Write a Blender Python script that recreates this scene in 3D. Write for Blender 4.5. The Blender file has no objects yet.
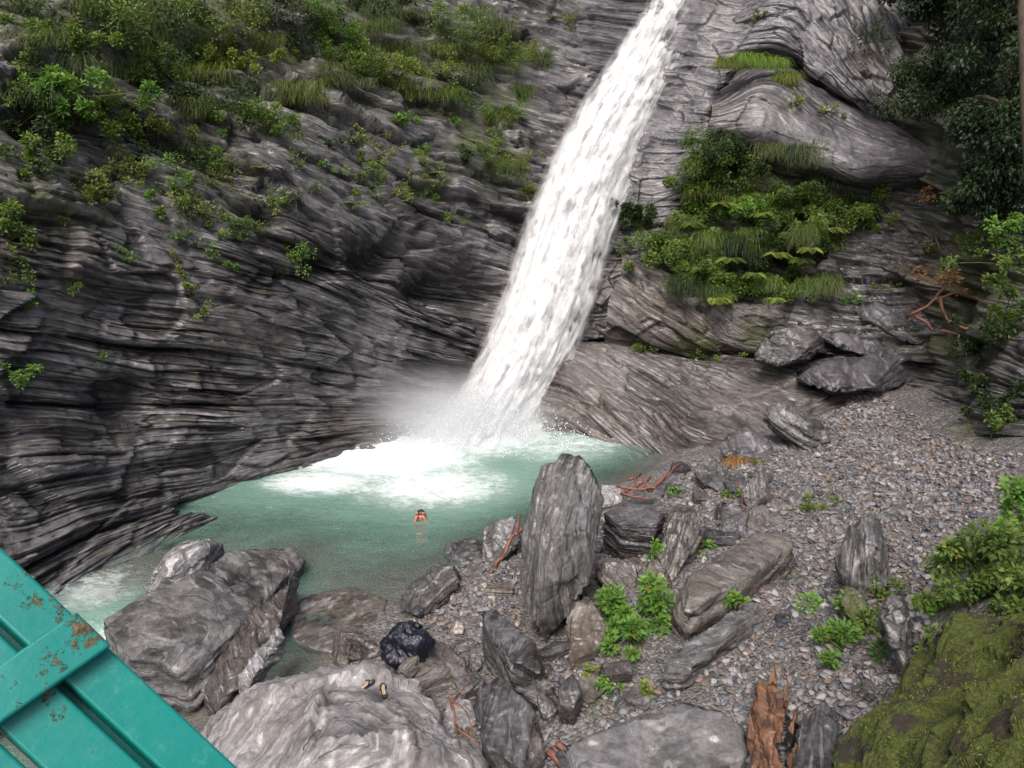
import bpy, bmesh, math, random
import numpy as np
from mathutils import Vector, Matrix

random.seed(7)
RNG = np.random.default_rng(11)
C = bpy.context.scene.collection
PI = math.pi

# ------------------------------------------------------------------ camera model (used to place things on real surfaces)
F, H, TH = 740.0, 8.0, math.radians(20)
SN, CS = math.sin(TH), math.cos(TH)
def P(px, py, d):
    x = (px-512)/F; y = -(py-384)/F
    return Vector((x*d, d*(CS + y*SN), H + d*(-SN + y*CS)))
def G(px, py, z):
    d = (H-z)/(SN + (py-384)/F*CS)
    return P(px, py, d)
def dz(py, z): return (H-z)/(SN + (py-384)/F*CS)
def project(p):
    p = np.asarray(p, float)
    z = p[..., 2]-H; y = p[..., 1]
    dep = y*CS - z*SN
    up = y*SN + z*CS
    return np.stack([512 + F*p[..., 0]/dep, 384 - F*up/dep, dep], -1)

# ------------------------------------------------------------------ numpy noise
def hsh(i, j=0, k=0, seed=0):
    n = (np.asarray(i).astype(np.int64)*73856093) ^ (np.asarray(j).astype(np.int64)*19349663) ^ (np.asarray(k).astype(np.int64)*83492791) ^ (seed*2654435761 & 0x7fffffff)
    n = (n ^ (n >> 13))*1274126177 & 0x7fffffff
    n = (n ^ (n >> 16))*2246822519 & 0x7fffffff
    n = n ^ (n >> 15)
    return (n & 0xffff)/65535.0
def noise(x, y, z, seed=0):
    x, y, z = np.broadcast_arrays(np.asarray(x, float), np.asarray(y, float), np.asarray(z, float))
    xi, yi, zi = np.floor(x), np.floor(y), np.floor(z)
    fx, fy, fz = x-xi, y-yi, z-zi
    u = fx*fx*fx*(fx*(fx*6-15)+10); v = fy*fy*fy*(fy*(fy*6-15)+10); w = fz*fz*fz*(fz*(fz*6-15)+10)
    def g(a, b, c):
        i, j, k = xi+a, yi+b, zi+c
        return (hsh(i, j, k, seed)*2-1)*(fx-a) + (hsh(i, j, k, seed+17)*2-1)*(fy-b) + (hsh(i, j, k, seed+31)*2-1)*(fz-c)
    x00 = g(0,0,0)*(1-u)+g(1,0,0)*u; x10 = g(0,1,0)*(1-u)+g(1,1,0)*u
    x01 = g(0,0,1)*(1-u)+g(1,0,1)*u; x11 = g(0,1,1)*(1-u)+g(1,1,1)*u
    return ((x00*(1-v)+x10*v)*(1-w) + (x01*(1-v)+x11*v)*w)*1.6
def fbm(x, y, z, seed=0, o=4, gain=.5):
    a, r, f = 1.0, 0, 1.0
    for i in range(o):
        r = r + a*noise(x*f, y*f, z*f, seed+i*7); a *= gain; f *= 2.03
    return r
def sstep(a, b, x):
    t = np.clip((x-a)/(b-a), 0, 1); return t*t*(3-2*t)
def steps(t, s, q, th, blk, seed):
    w = s/th + 0.22*noise(t/(blk*1.3), s/(th*6), q*.3, seed)
    k = np.floor(w); fr = w-k
    tb = t/blk + 9*hsh(k, 0, 0, seed+1) + .25*noise(s/th, t/blk, q, seed+3); b = np.floor(tb); fb = tb-b
    h = hsh(k, b, 0, seed+2)
    b0 = np.floor(t/blk + 9*hsh(k-1, 0, 0, seed+1)); h0 = hsh(k-1, b0, 0, seed+2)
    e = sstep(0, .10, fr)
    val = h0*(1-e)+h*e
    hb = hsh(k, b-1, 0, seed+2); eb = sstep(0, .06, fb)
    val = val*eb + (hb*(1-e*.0))*(1-eb)*e + val*(1-eb)*(1-e)
    groove = -.45*np.exp(-((np.minimum(fr, 1-fr))/.07)**2)
    return val-.85+.75*fr*(1-.0*e)+groove
def strata(t, s, q, seed=0, amp=1.0, size=1.0):
    r = 0
    msk = sstep(-.35, .5, noise(t/(2.6*size), s/(1.7*size), q, seed+40))
    for th, blk, a in ((.95, 4.5, .30), (.36, 1.7, .13), (.13, .9, .065)):
        r = r + a*(.12+1.1*msk)*steps(t, s, q, th*size, blk*size, seed+int(th*100))
    return r*amp*size

def facets(p, sc, seed):
    """broken-rock relief: every Voronoi cell is a randomly tilted, randomly raised plane"""
    p = np.asarray(p, float)/sc; b = np.floor(p); best = np.full(len(p), 1e9); out = np.zeros(len(p))
    for i in (-1, 0, 1):
        for j in (-1, 0, 1):
            for k in (-1, 0, 1):
                c = b+(i, j, k); f = np.stack([hsh(c[:, 0], c[:, 1], c[:, 2], seed+m) for m in (1, 2, 3)], -1)
                d = p-(c+f); dd = (d*d).sum(1); g = np.stack([hsh(c[:, 0], c[:, 1], c[:, 2], seed+m) for m in (4, 5, 6, 7)], -1)
                v = (g[:, 0]-.5)*.9+(d*(g[:, 1:]-.5)).sum(1)*1.5
                m = dd < best; best[m] = dd[m]; out[m] = v[m]
    return out

# ------------------------------------------------------------------ mesh helpers
def link(name, me, mats, parent=None, smooth=True):
    o = bpy.data.objects.new(name, me); C.objects.link(o)
    for m in (mats if isinstance(mats, (list, tuple)) else [mats]): me.materials.append(m)
    if smooth:
        me.polygons.foreach_set('use_smooth', np.ones(len(me.polygons), bool))
    if parent is not None: o.parent = parent
    return o
def raw_mesh(name, v, fidx, n):
    """v (N,3); fidx (M,n) faces of n corners"""
    me = bpy.data.meshes.new(name)
    v = np.ascontiguousarray(v, np.float32); fidx = np.ascontiguousarray(fidx, np.int32)
    me.vertices.add(len(v)); me.vertices.foreach_set('co', v.ravel())
    me.loops.add(fidx.size); me.loops.foreach_set('vertex_index', fidx.ravel())
    me.polygons.add(len(fidx)); me.polygons.foreach_set('loop_start', np.arange(0, fidx.size, n, dtype=np.int32))
    me.update(calc_edges=True)
    return me
def attr(me, name, data, kind='FLOAT'):
    a = me.attributes.new(name, kind, 'POINT')
    data = np.ascontiguousarray(data, np.float32)
    a.data.foreach_set('vector' if kind == 'FLOAT_VECTOR' else 'value', data.ravel())
def grid_faces(nu, nv):
    i = np.arange(nu*nv).reshape(nv, nu)
    return np.stack([i[:-1, :-1], i[:-1, 1:], i[1:, 1:], i[1:, :-1]], -1).reshape(-1, 4)
def tag(o, label=None, cat=None, group=None, kind=None):
    if label: o['label'] = label
    if cat: o['category'] = cat
    if group: o['group'] = group
    if kind: o['kind'] = kind
    return o
def empty(name, loc, label, cat, group=None):
    o = bpy.data.objects.new(name, None); o.location = loc; o.empty_display_size = .1
    C.objects.link(o); return tag(o, label, cat, group)

def catmull(a, n, axis=0):
    a = np.moveaxis(a, axis, 0); m = len(a)
    u = np.linspace(0, m-1-1e-6, n); i = np.floor(u).astype(int); f = (u-i).reshape((-1,)+(1,)*(a.ndim-1))
    ext = np.concatenate([2*a[:1]-a[1:2], a, 2*a[-1:]-a[-2:-1]])
    p0, p1, p2, p3 = ext[i], ext[i+1], ext[i+2], ext[i+3]
    r = .5*((2*p1)+(-p0+p2)*f+(2*p0-5*p1+4*p2-p3)*f**2+(-p0+3*p1-3*p2+p3)*f**3)
    return np.moveaxis(r, 0, axis)

def blobs(V, lst):
    """soft mask around 3-D points; lst of (point, radius, strength)"""
    m = np.zeros(len(V))
    for c, r, s in lst:
        d = np.linalg.norm(V-np.array(c), axis=1)/r
        m = np.maximum(m, s*sstep(1.15, .35, d))
    return m

SURF = []           # surfaces plants may stand on
def patch(name, rows, mat, res=.05, amp=1.0, size=1.0, rot=0, seed=0, lump=.25, frac=1.0, moss=(), brown=(), pale=(), dents=(), surf=True, rawpts=False):
    A = np.array([[tuple(p) if rawpts else tuple(P(*p)) for p in r] for r in rows])
    L = np.linalg.norm(np.diff(A, axis=1), axis=2).mean(0).sum(); W = np.linalg.norm(np.diff(A, axis=0), axis=2).mean(1).sum()
    nu, nv = max(8, int(L/(res*1.35))), max(8, int(W/(res*.62)))
    V = catmull(catmull(A, nv, 0), nu, 1)
    du = np.gradient(V, axis=1); dv = np.gradient(V, axis=0)
    N = np.cross(dv, du); N /= np.linalg.norm(N, axis=2, keepdims=True)+1e-9
    ctr = V.reshape(-1, 3).mean(0)
    if ((np.array([0, 0, H])-ctr)*N.reshape(-1, 3).mean(0)).sum() < 0: N = -N
    lu = np.cumsum(np.linalg.norm(du, axis=2).mean(0)); lv = np.cumsum(np.linalg.norm(dv, axis=2).mean(1))
    T, S = np.meshgrid(lu, lv)
    ca, sa = math.cos(rot), math.sin(rot)
    t, s = T*ca+S*sa, -T*sa+S*ca
    q = np.zeros_like(t)
    wz = .12*size*fbm(V[..., 0]*.35/size, V[..., 1]*.35/size, V[..., 2]*.35/size, seed+5, 2)
    s = s + wz
    D = strata(t, s, q, seed, amp, size)
    D = D + lump*size*fbm(V[..., 0]*.5/size, V[..., 1]*.5/size, V[..., 2]*.5/size, seed+9, 2)
    fp = np.stack([t*.75, s*1.7, fbm(t*.3, s*.3, 2, seed+77, 2)*.3], -1).reshape(-1, 3)
    D = D + frac*size*(.26*facets(fp, 1.6*size, seed+50)+.12*facets(fp, .6*size, seed+60)+.025*facets(fp, .22*size, seed+70)).reshape(D.shape)
    D = D + .014*fbm(V[..., 0]*2.5, V[..., 1]*2.5, V[..., 2]*2.5, seed+19, 4)
    flat = V.reshape(-1, 3)
    for (c, r, dd, ax) in dents:
        c = np.array(c); q3 = (flat-c)/np.array(ax); dd_ = dd*np.exp(-(q3**2).sum(1)/(r*r))
        D = D - dd_.reshape(D.shape)
    def blur(a, w):
        for ax_ in (0, 1):
            c_ = np.cumsum(np.pad(a, [(w+1, w) if k == ax_ else (0, 0) for k in (0, 1)], mode='edge'), axis=ax_)
            a = (np.take(c_, range(2*w+1, c_.shape[ax_]), ax_)-np.take(c_, range(0, c_.shape[ax_]-2*w-1), ax_))/(2*w+1)
        return a
    cav_shade = np.clip((blur(D, 4)-D)/(.022), 0, 1)*.7+np.clip((blur(D, 14)-D)/(.09), 0, 1)*.5  # mask of recessed grooves, for crevice shade painted into the colour
    V = V + N*D[..., None]
    flat = V.reshape(-1, 3)
    me = raw_mesh(name, flat, grid_faces(nu, nv), 4)
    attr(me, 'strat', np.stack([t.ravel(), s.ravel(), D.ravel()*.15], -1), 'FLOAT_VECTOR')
    attr(me, 'cav_shade', np.clip(cav_shade, 0, 1)); attr(me, 'moss', blobs(flat, moss)); attr(me, 'brown', blobs(flat, brown)); attr(me, 'pale', blobs(flat, pale))
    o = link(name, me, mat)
    if surf: SURF.append(o)
    return o

# ------------------------------------------------------------------ materials
def newmat(name):
    m = bpy.data.materials.new(name); m.use_nodes = True
    nt = m.node_tree; nt.nodes.clear()
    out = nt.nodes.new('ShaderNodeOutputMaterial'); b = nt.nodes.new('ShaderNodeBsdfPrincipled')
    nt.links.new(b.outputs[0], out.inputs[0])
    return m, nt, b, out
class NB:
    def __init__(s, nt): s.nt = nt
    def n(s, t, **kw):
        x = s.nt.nodes.new(t)
        for k, v in kw.items(): setattr(x, k, v)
        return x
    def l(s, a, b): s.nt.links.new(a, b)
    def attr(s, name): return s.n('ShaderNodeAttribute', attribute_name=name)
    def mapp(s, vec, scale, loc=(0, 0, 0)):
        m = s.n('ShaderNodeMapping'); m.inputs['Scale'].default_value = scale; m.inputs['Location'].default_value = loc
        s.l(vec, m.inputs['Vector']); return m.outputs[0]
    def noise(s, vec, scale=1, detail=6, rough=.6, dist=0):
        x = s.n('ShaderNodeTexNoise'); x.inputs['Scale'].default_value = scale; x.inputs['Detail'].default_value = detail
        x.inputs['Roughness'].default_value = rough; x.inputs['Distortion'].default_value = dist
        s.l(vec, x.inputs['Vector']); return x.outputs[0]
    def ramp(s, fac, pts, interp='LINEAR'):
        r = s.n('ShaderNodeValToRGB'); cr = r.color_ramp; cr.interpolation = interp
        while len(cr.elements) < len(pts): cr.elements.new(.5)
        for e, (p, c) in zip(cr.elements, pts):
            e.position = p; e.color = (c, c, c, 1) if isinstance(c, (int, float)) else (*c, 1)
        s.l(fac, r.inputs[0]); return r.outputs[0]
    def mix(s, fac, a, b, mode='MIX'):
        m = s.n('ShaderNodeMix', data_type='RGBA', blend_type=mode)
        for inp, v in ((m.inputs[0], fac), (m.inputs[6], a), (m.inputs[7], b)):
            if isinstance(v, (int, float)): inp.default_value = v if inp is m.inputs[0] or inp.type == 'VALUE' else (v, v, v, 1)
            elif isinstance(v, tuple): inp.default_value = (*v, 1)
            else: s.l(v, inp)
        return m.outputs[2]
    def math(s, op, a, b=0.0, clamp=False):
        m = s.n('ShaderNodeMath', operation=op); m.use_clamp = clamp
        for inp, v in ((m.inputs[0], a), (m.inputs[1], b)):
            if isinstance(v, (int, float)): inp.default_value = v
            else: s.l(v, inp)
        return m.outputs[0]
    def bump(s, h, strength, dist, normal=None):
        b = s.n('ShaderNodeBump'); b.inputs['Strength'].default_value = strength; b.inputs['Distance'].default_value = dist
        s.l(h, b.inputs['Height'])
        if normal is not None: s.l(normal, b.inputs['Normal'])
        return b.outputs[0]

def rockmat(name, dark, mid, light, brown=(.10, .068, .045), streak=.5, sc=1.0, rough=(.28, .6), browns=.3, mossy=.3, bumpd=.03, vein=(.42, .41, .41), fine=1.0, coat=.5):
    m, nt, b, out = newmat(name); k = NB(nt)
    st = k.attr('strat').outputs['Vector']; pos = k.n('ShaderNodeNewGeometry').outputs['Position']
    warp = k.n('ShaderNodeVectorMath', operation='MULTIPLY_ADD')
    nz = k.n('ShaderNodeTexNoise'); nz.inputs['Scale'].default_value = 1.4*sc; nz.inputs['Detail'].default_value = 3
    k.l(pos, nz.inputs['Vector']); k.l(nz.outputs['Color'], warp.inputs[0]); warp.inputs[1].default_value = (.3/sc, .02/sc, .3/sc); k.l(st, warp.inputs[2])
    st = warp.outputs[0]
    bandc = k.noise(k.mapp(st, (.25*sc, 2.4*sc, .25*sc)), 1, 8, .62)
    bandf = k.noise(k.mapp(st, (1.1*sc, 14*sc, 1.1*sc)), 1, 8, .65)
    big = k.noise(k.mapp(pos, (.45, .45, .45)), 1, 5, .6)
    sp = k.noise(pos, 9*sc, 8, .75)
    def plates(a, b_, off):
        v = k.n('ShaderNodeTexVoronoi'); v.inputs['Scale'].default_value = 1
        k.l(k.mapp(st, (a*sc, b_*sc, a*sc), off), v.inputs['Vector'])
        sx = k.n('ShaderNodeSeparateColor'); k.l(v.outputs['Color'], sx.inputs[0]); return sx.outputs[0]
    pl1 = plates(.9, 5.0, (1, 2, 3)); pl2 = plates(2.6, 17, (5, 1, 0)); pl3 = plates(6, 50, (2, 7, 0))
    c = k.ramp(bandc, [(.34, dark), (.5, mid), (.64, light)])
    c2 = k.ramp(k.math('ADD', k.math('MULTIPLY', pl2, .45), k.math('ADD', k.math('MULTIPLY', pl1, .25), k.math('MULTIPLY', bandf, .5))), [(.38, dark), (.6, mid), (.85, light)])
    c = k.mix(.7, c, c2)
    c = k.mix(.55, c, k.ramp(pl3, [(0, .6), (1, 1.3)]), 'MULTIPLY')
    c = k.mix(k.math('MULTIPLY', k.ramp(big, [(.45, 0), (.68, 1)]), .55), c, light)
    c = k.mix(k.math('MULTIPLY', k.ramp(big, [(.3, 1), (.48, 0)]), .6), c, dark)
    # brown staining
    bn = k.noise(k.mapp(pos, (.7, .7, .9), (3, 1, 5)), 1, 6, .7)
    bf = k.math('ADD', k.math('MULTIPLY', k.ramp(bn, [(.48, 0), (.66, 1)]), browns), k.math('MULTIPLY', k.attr('brown').outputs['Fac'], .75), True)
    c = k.mix(bf, c, k.mix(bandf, tuple(x*.55 for x in brown), tuple(min(1, x*1.6) for x in brown)))
    # pale wash
    c = k.mix(k.math('MULTIPLY', k.attr('pale').outputs['Fac'], k.ramp(bandf, [(.3, .2), (.6, .9)])), c, tuple(min(1, x*1.35) for x in light))
    # quartz streaks
    vn = k.noise(k.mapp(st, (1.5*sc, 26*sc, 1.5*sc), (4, 9, 2)), 1, 5, .6, .3)
    vm = k.noise(k.mapp(pos, (1.1*sc,)*3, (7, 3, 1)), 1, 3, .5)
    vf = k.math('MULTIPLY', k.math('MULTIPLY', k.ramp(vn, [(.56, 0), (.63, 1)]), k.ramp(vm, [(.40, 0), (.56, 1)])), streak)
    c = k.mix(vf, c, vein)
    # speckle
    c = k.mix(.8, c, k.ramp(sp, [(.3, .35), (.5, .85), (.7, 1.4)]), 'MULTIPLY')
    c = k.mix(k.math('MULTIPLY', k.attr('cav_shade').outputs['Fac'], .7), c, tuple(x*.3 for x in dark))  # crevice shade painted into the rock colour
    # moss on upward faces and where painted
    nrm = k.n('ShaderNodeSeparateXYZ'); k.l(k.n('ShaderNodeNewGeometry').outputs['Normal'], nrm.inputs[0])
    mn = k.noise(pos, 2.6, 7, .72)
    up = k.ramp(nrm.outputs['Z'], [(.25, 0), (.8, 1)])
    mf = k.math('MULTIPLY', k.ramp(mn, [(.55, 0), (.64, 1)]), k.math('MULTIPLY', up, mossy))
    pm = k.math('MULTIPLY', k.attr('moss').outputs['Fac'], k.ramp(mn, [(.36, 0), (.55, 1)]))
    mf = k.math('ADD', mf, pm, True)
    mc = k.mix(k.noise(pos, 22, 5, .7), (.022, .03, .008), (.13, .155, .03))
    c = k.mix(mf, c, mc)
    k.l(c, b.inputs['Base Color'])
    rg = k.ramp(k.math('ADD', k.math('MULTIPLY', pl2, .35), k.math('MULTIPLY', k.noise(pos, 3.5, 6, .7), .8)), [(.35, rough[0]), (.75, rough[1])])
    rg = k.mix(mf, rg, .9); k.l(rg, b.inputs['Roughness'])
    b.inputs['Specular IOR Level'].default_value = .55
    cr = k.n('ShaderNodeTexVoronoi', feature='DISTANCE_TO_EDGE'); cr.inputs['Scale'].default_value = 1
    k.l(k.mapp(st, (.9*sc, 5*sc, .9*sc)), cr.inputs['Vector'])
    hgt = k.math('ADD', k.math('MULTIPLY', bandf, .5), k.math('MULTIPLY', k.noise(k.mapp(st, (2.4*sc, 36*sc, 2.4*sc)), 1, 6, .7), .25))
    hgt = k.math('ADD', hgt, k.math('MULTIPLY', k.ramp(cr.outputs[0], [(0, 0), (.05, 1)]), .28))
    hgt = k.math('ADD', hgt, k.math('MULTIPLY', pl1, .8)); hgt = k.math('ADD', hgt, k.math('MULTIPLY', pl2, .55)); hgt = k.math('ADD', hgt, k.math('MULTIPLY', pl3, .3))
    hgt = k.math('ADD', hgt, k.math('MULTIPLY', sp, .7*fine))
    hgt = k.math('ADD', hgt, k.math('MULTIPLY', k.noise(pos, 45, 4, .7), .18*fine))
    k.l(k.bump(hgt, 1.0, bumpd*2.6), b.inputs['Normal'])
    soft = k.math('ADD', k.math('MULTIPLY', bandf, .4), k.math('ADD', k.math('MULTIPLY', pl1, .5), k.math('MULTIPLY', pl2, .4)))
    k.l(k.bump(soft, .8, bumpd*1.3), b.inputs['Coat Normal'])
    k.l(k.math('MULTIPLY', k.ramp(k.math('ADD', k.math('MULTIPLY', pl2, .4), k.math('MULTIPLY', k.noise(pos, 1.3, 5, .65), .8)), [(.42, .15), (.68, 1)]), k.math('SUBTRACT', coat, k.math('MULTIPLY', mf, coat))), b.inputs['Coat Weight'])
    b.inputs['Coat Roughness'].default_value = .3; b.inputs['Coat IOR'].default_value = 1.65
    return m

M = {}
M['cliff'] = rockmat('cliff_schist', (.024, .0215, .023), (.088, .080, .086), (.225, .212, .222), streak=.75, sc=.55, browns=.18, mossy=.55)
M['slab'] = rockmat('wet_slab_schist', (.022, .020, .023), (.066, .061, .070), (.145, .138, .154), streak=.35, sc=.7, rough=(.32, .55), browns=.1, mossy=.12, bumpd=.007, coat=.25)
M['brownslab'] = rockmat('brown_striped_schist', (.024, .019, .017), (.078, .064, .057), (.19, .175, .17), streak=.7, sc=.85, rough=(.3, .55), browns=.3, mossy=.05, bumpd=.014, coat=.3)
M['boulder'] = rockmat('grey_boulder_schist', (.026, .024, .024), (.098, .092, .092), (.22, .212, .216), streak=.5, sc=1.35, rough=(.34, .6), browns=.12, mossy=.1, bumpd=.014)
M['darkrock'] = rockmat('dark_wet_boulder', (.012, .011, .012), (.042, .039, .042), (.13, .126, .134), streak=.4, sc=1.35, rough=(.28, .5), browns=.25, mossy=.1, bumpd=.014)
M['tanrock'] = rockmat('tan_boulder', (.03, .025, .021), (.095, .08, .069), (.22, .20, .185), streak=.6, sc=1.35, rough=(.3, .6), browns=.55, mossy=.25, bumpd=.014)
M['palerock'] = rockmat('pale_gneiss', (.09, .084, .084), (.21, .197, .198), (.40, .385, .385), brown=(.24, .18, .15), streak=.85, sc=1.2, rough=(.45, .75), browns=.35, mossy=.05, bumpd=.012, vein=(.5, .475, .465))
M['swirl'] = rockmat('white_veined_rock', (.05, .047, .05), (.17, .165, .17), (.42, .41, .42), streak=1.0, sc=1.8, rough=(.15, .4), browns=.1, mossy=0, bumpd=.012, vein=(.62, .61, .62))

def groundmat():
    m, nt, b, out = newmat('gravel_ground'); k = NB(nt)
    pos = k.n('ShaderNodeNewGeometry').outputs['Position']
    v = k.n('ShaderNodeTexVoronoi'); v.inputs['Scale'].default_value = 22; k.l(pos, v.inputs['Vector'])
    c = k.ramp(v.outputs['Color'], [(0, (.06, .056, .055)), (.5, (.16, .152, .15)), (1, (.28, .27, .265))])
    n = k.noise(pos, 1.2, 6, .65)
    c = k.mix(k.math('MULTIPLY', k.ramp(n, [(.45, 0), (.65, 1)]), .5), c, (.15, .115, .085))
    d = k.noise(pos, 14, 6, .7); c = k.mix(.9, c, k.ramp(d, [(.3, .4), (.7, 1.3)]), 'MULTIPLY')
    # pool bed: brown-grey stones
    sep = k.n('ShaderNodeSeparateXYZ'); k.l(pos, sep.inputs[0])
    wet = k.ramp(k.math('ADD', sep.outputs['Z'], .5), [(.45, 1), (.62, 0)])
    bed = k.mix(k.noise(pos, 3, 7, .7), (.05, .05, .045), (.15, .14, .122))
    c = k.mix(wet, c, bed)
    mo = k.math('MULTIPLY', k.attr('moss').outputs['Fac'], k.ramp(k.noise(pos, 5, 7, .7), [(.35, 0), (.55, 1)]))
    c = k.mix(mo, c, k.mix(k.noise(pos, 25, 4, .7), (.02, .025, .008), (.10, .12, .03)))
    k.l(c, b.inputs['Base Color']); b.inputs['Roughness'].default_value = .7
    h = k.math('ADD', k.math('MULTIPLY', v.outputs['Distance'], -1.0), k.math('MULTIPLY', d, .5))
    k.l(k.bump(h, .9, .04), b.inputs['Normal'])
    return m
M['ground'] = groundmat()
def mossmat():
    m, nt, b, out = newmat('moss_cover'); k = NB(nt); pos = k.n('ShaderNodeNewGeometry').outputs['Position']
    n = k.noise(pos, 3.0, 7, .7); n2 = k.noise(pos, 28, 7, .75); n3 = k.noise(pos, 95, 4, .7)
    g = k.mix(k.ramp(n2, [(.35, 0), (.65, 1)]), (.03, .045, .007), (.20, .24, .035))
    g = k.mix(k.ramp(n, [(.5, 0), (.68, .6)]), g, (.05, .06, .012))
    soil = k.mix(n3, (.02, .015, .01), (.09, .07, .05))
    c = k.mix(k.ramp(n, [(.42, 1), (.5, 0)]), g, soil)
    k.l(c, b.inputs['Base Color']); b.inputs['Roughness'].default_value = .9
    k.l(k.bump(k.math('ADD', k.math('MULTIPLY', n2, 1.0), k.math('MULTIPLY', n3, .6)), 1, .05), b.inputs['Normal']); return m
M['mossbank'] = mossmat()

def pebblemat():
    m, nt, b, out = newmat('pebbles'); k = NB(nt)
    t = k.attr('tint').outputs['Fac']; pos = k.n('ShaderNodeNewGeometry').outputs['Position']
    c = k.ramp(t, [(0, (.05, .05, .06)), (.25, (.115, .112, .122)), (.45, (.185, .178, .187)), (.62, (.25, .237, .241)), (.74, (.15, .11, .085)), (.84, (.19, .13, .10)), (.9, (.26, .245, .24)), (.97, (.36, .34, .33)), (1, (.10, .12, .15))])
    c = k.mix(.6, c, k.ramp(k.noise(pos, 40, 5, .7), [(.3, .55), (.7, 1.4)]), 'MULTIPLY')
    k.l(c, b.inputs['Base Color']); k.l(k.ramp(t, [(0, .3), (1, .6)]), b.inputs['Roughness'])
    k.l(k.bump(k.noise(pos, 60, 5, .7), .6, .01), b.inputs['Normal'])
    return m
M['pebble'] = pebblemat()

def leafmat(name, c0, c1, c2, trans=.35):
    m, nt, b, out = newmat(name); k = NB(nt)
    t = k.attr('tint').outputs['Fac']
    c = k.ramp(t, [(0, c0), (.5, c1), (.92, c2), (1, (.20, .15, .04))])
    k.l(c, b.inputs['Base Color']); b.inputs['Roughness'].default_value = .5; b.inputs['Specular IOR Level'].default_value = .35
    tr = k.n('ShaderNodeBsdfTranslucent'); k.l(k.mix(1.0, c, (1.3, 1.5, .6), 'MULTIPLY'), tr.inputs[0])
    mx = k.n('ShaderNodeMixShader'); mx.inputs[0].default_value = trans
    k.l(b.outputs[0], mx.inputs[1]); k.l(tr.outputs[0], mx.inputs[2]); k.l(mx.outputs[0], out.inputs[0])
    return m
M['leaf_mid'] = leafmat('leaf_mid', (.026, .046, .011), (.092, .15, .03), (.22, .30, .065))
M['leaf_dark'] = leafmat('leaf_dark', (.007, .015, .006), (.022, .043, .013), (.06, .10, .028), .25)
M['leaf_bright'] = leafmat('leaf_bright', (.04, .09, .016), (.10, .21, .035), (.22, .36, .07))
M['leaf_yellow'] = leafmat('leaf_yellow', (.055, .08, .016), (.15, .19, .036), (.31, .34, .08))
M['grass'] = leafmat('grass_blade', (.045, .075, .02), (.11, .15, .045), (.22, .22, .10))
M['grass_pale'] = leafmat('grass_grey', (.05, .08, .035), (.12, .16, .08), (.24, .27, .16))
M['grassbright'] = leafmat('grass_bright', (.07, .13, .02), (.16, .27, .04), (.28, .38, .07))  # bright green blades for the tuft on the lobe
M['dry'] = leafmat('dry_needle', (.17, .085, .03), (.30, .16, .06), (.40, .24, .10), .1)

def simplemat(name, c0, c1, scale=8, rough=.6, bump=.01, stretch=(1, 1, 1), met=0, bstr=.8):
    m, nt, b, out = newmat(name); k = NB(nt)
    pos = k.n('ShaderNodeTexCoord').outputs['Object']
    n = k.noise(k.mapp(pos, stretch), scale, 7, .7)
    k.l(k.ramp(n, [(.3, c0), (.7, c1)]), b.inputs['Base Color']); b.inputs['Roughness'].default_value = rough; b.inputs['Metallic'].default_value = met
    k.l(k.bump(n, bstr, bump), b.inputs['Normal']); return m
M['bark_red'] = simplemat('red_brown_wood', (.085, .032, .022), (.26, .115, .075), 12, .45, .01)
M['bark'] = simplemat('bark', (.03, .022, .014), (.10, .075, .05), 7, .8, .02, (1, 1, .3))
M['stem'] = simplemat('green_stem', (.05, .07, .02), (.12, .14, .05), 7, .6, .004)
def logmat():
    m, nt, b, out = newmat('splintered_log'); k = NB(nt)
    st = k.attr('strat').outputs['Vector']
    n = k.noise(k.mapp(st, (2.2, 11, 11)), 1, 7, .65); n2 = k.noise(k.mapp(st, (5, 45, 45)), 1, 6, .7)
    c = k.ramp(n, [(.3, (.035, .014, .007)), (.42, (.09, .048, .03)), (.55, (.18, .085, .042)), (.66, (.24, .155, .105)), (.8, (.12, .078, .055))])
    c = k.mix(.7, c, k.ramp(n2, [(.3, .4), (.7, 1.3)]), 'MULTIPLY')
    dk = k.attr('brown').outputs['Fac']
    c = k.mix(k.math('MULTIPLY', dk, k.ramp(n, [(.3, .2), (.5, 1)])), c, (.008, .007, .009))
    k.l(c, b.inputs['Base Color']); k.l(k.mix(dk, .55, .2), b.inputs['Roughness'])
    k.l(k.bump(n2, .6, .015), b.inputs['Normal']); return m
M['log'] = logmat()
M['char'] = simplemat('charred_bark', (.004, .004, .005), (.035, .03, .03), 9, .28, .02)

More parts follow.
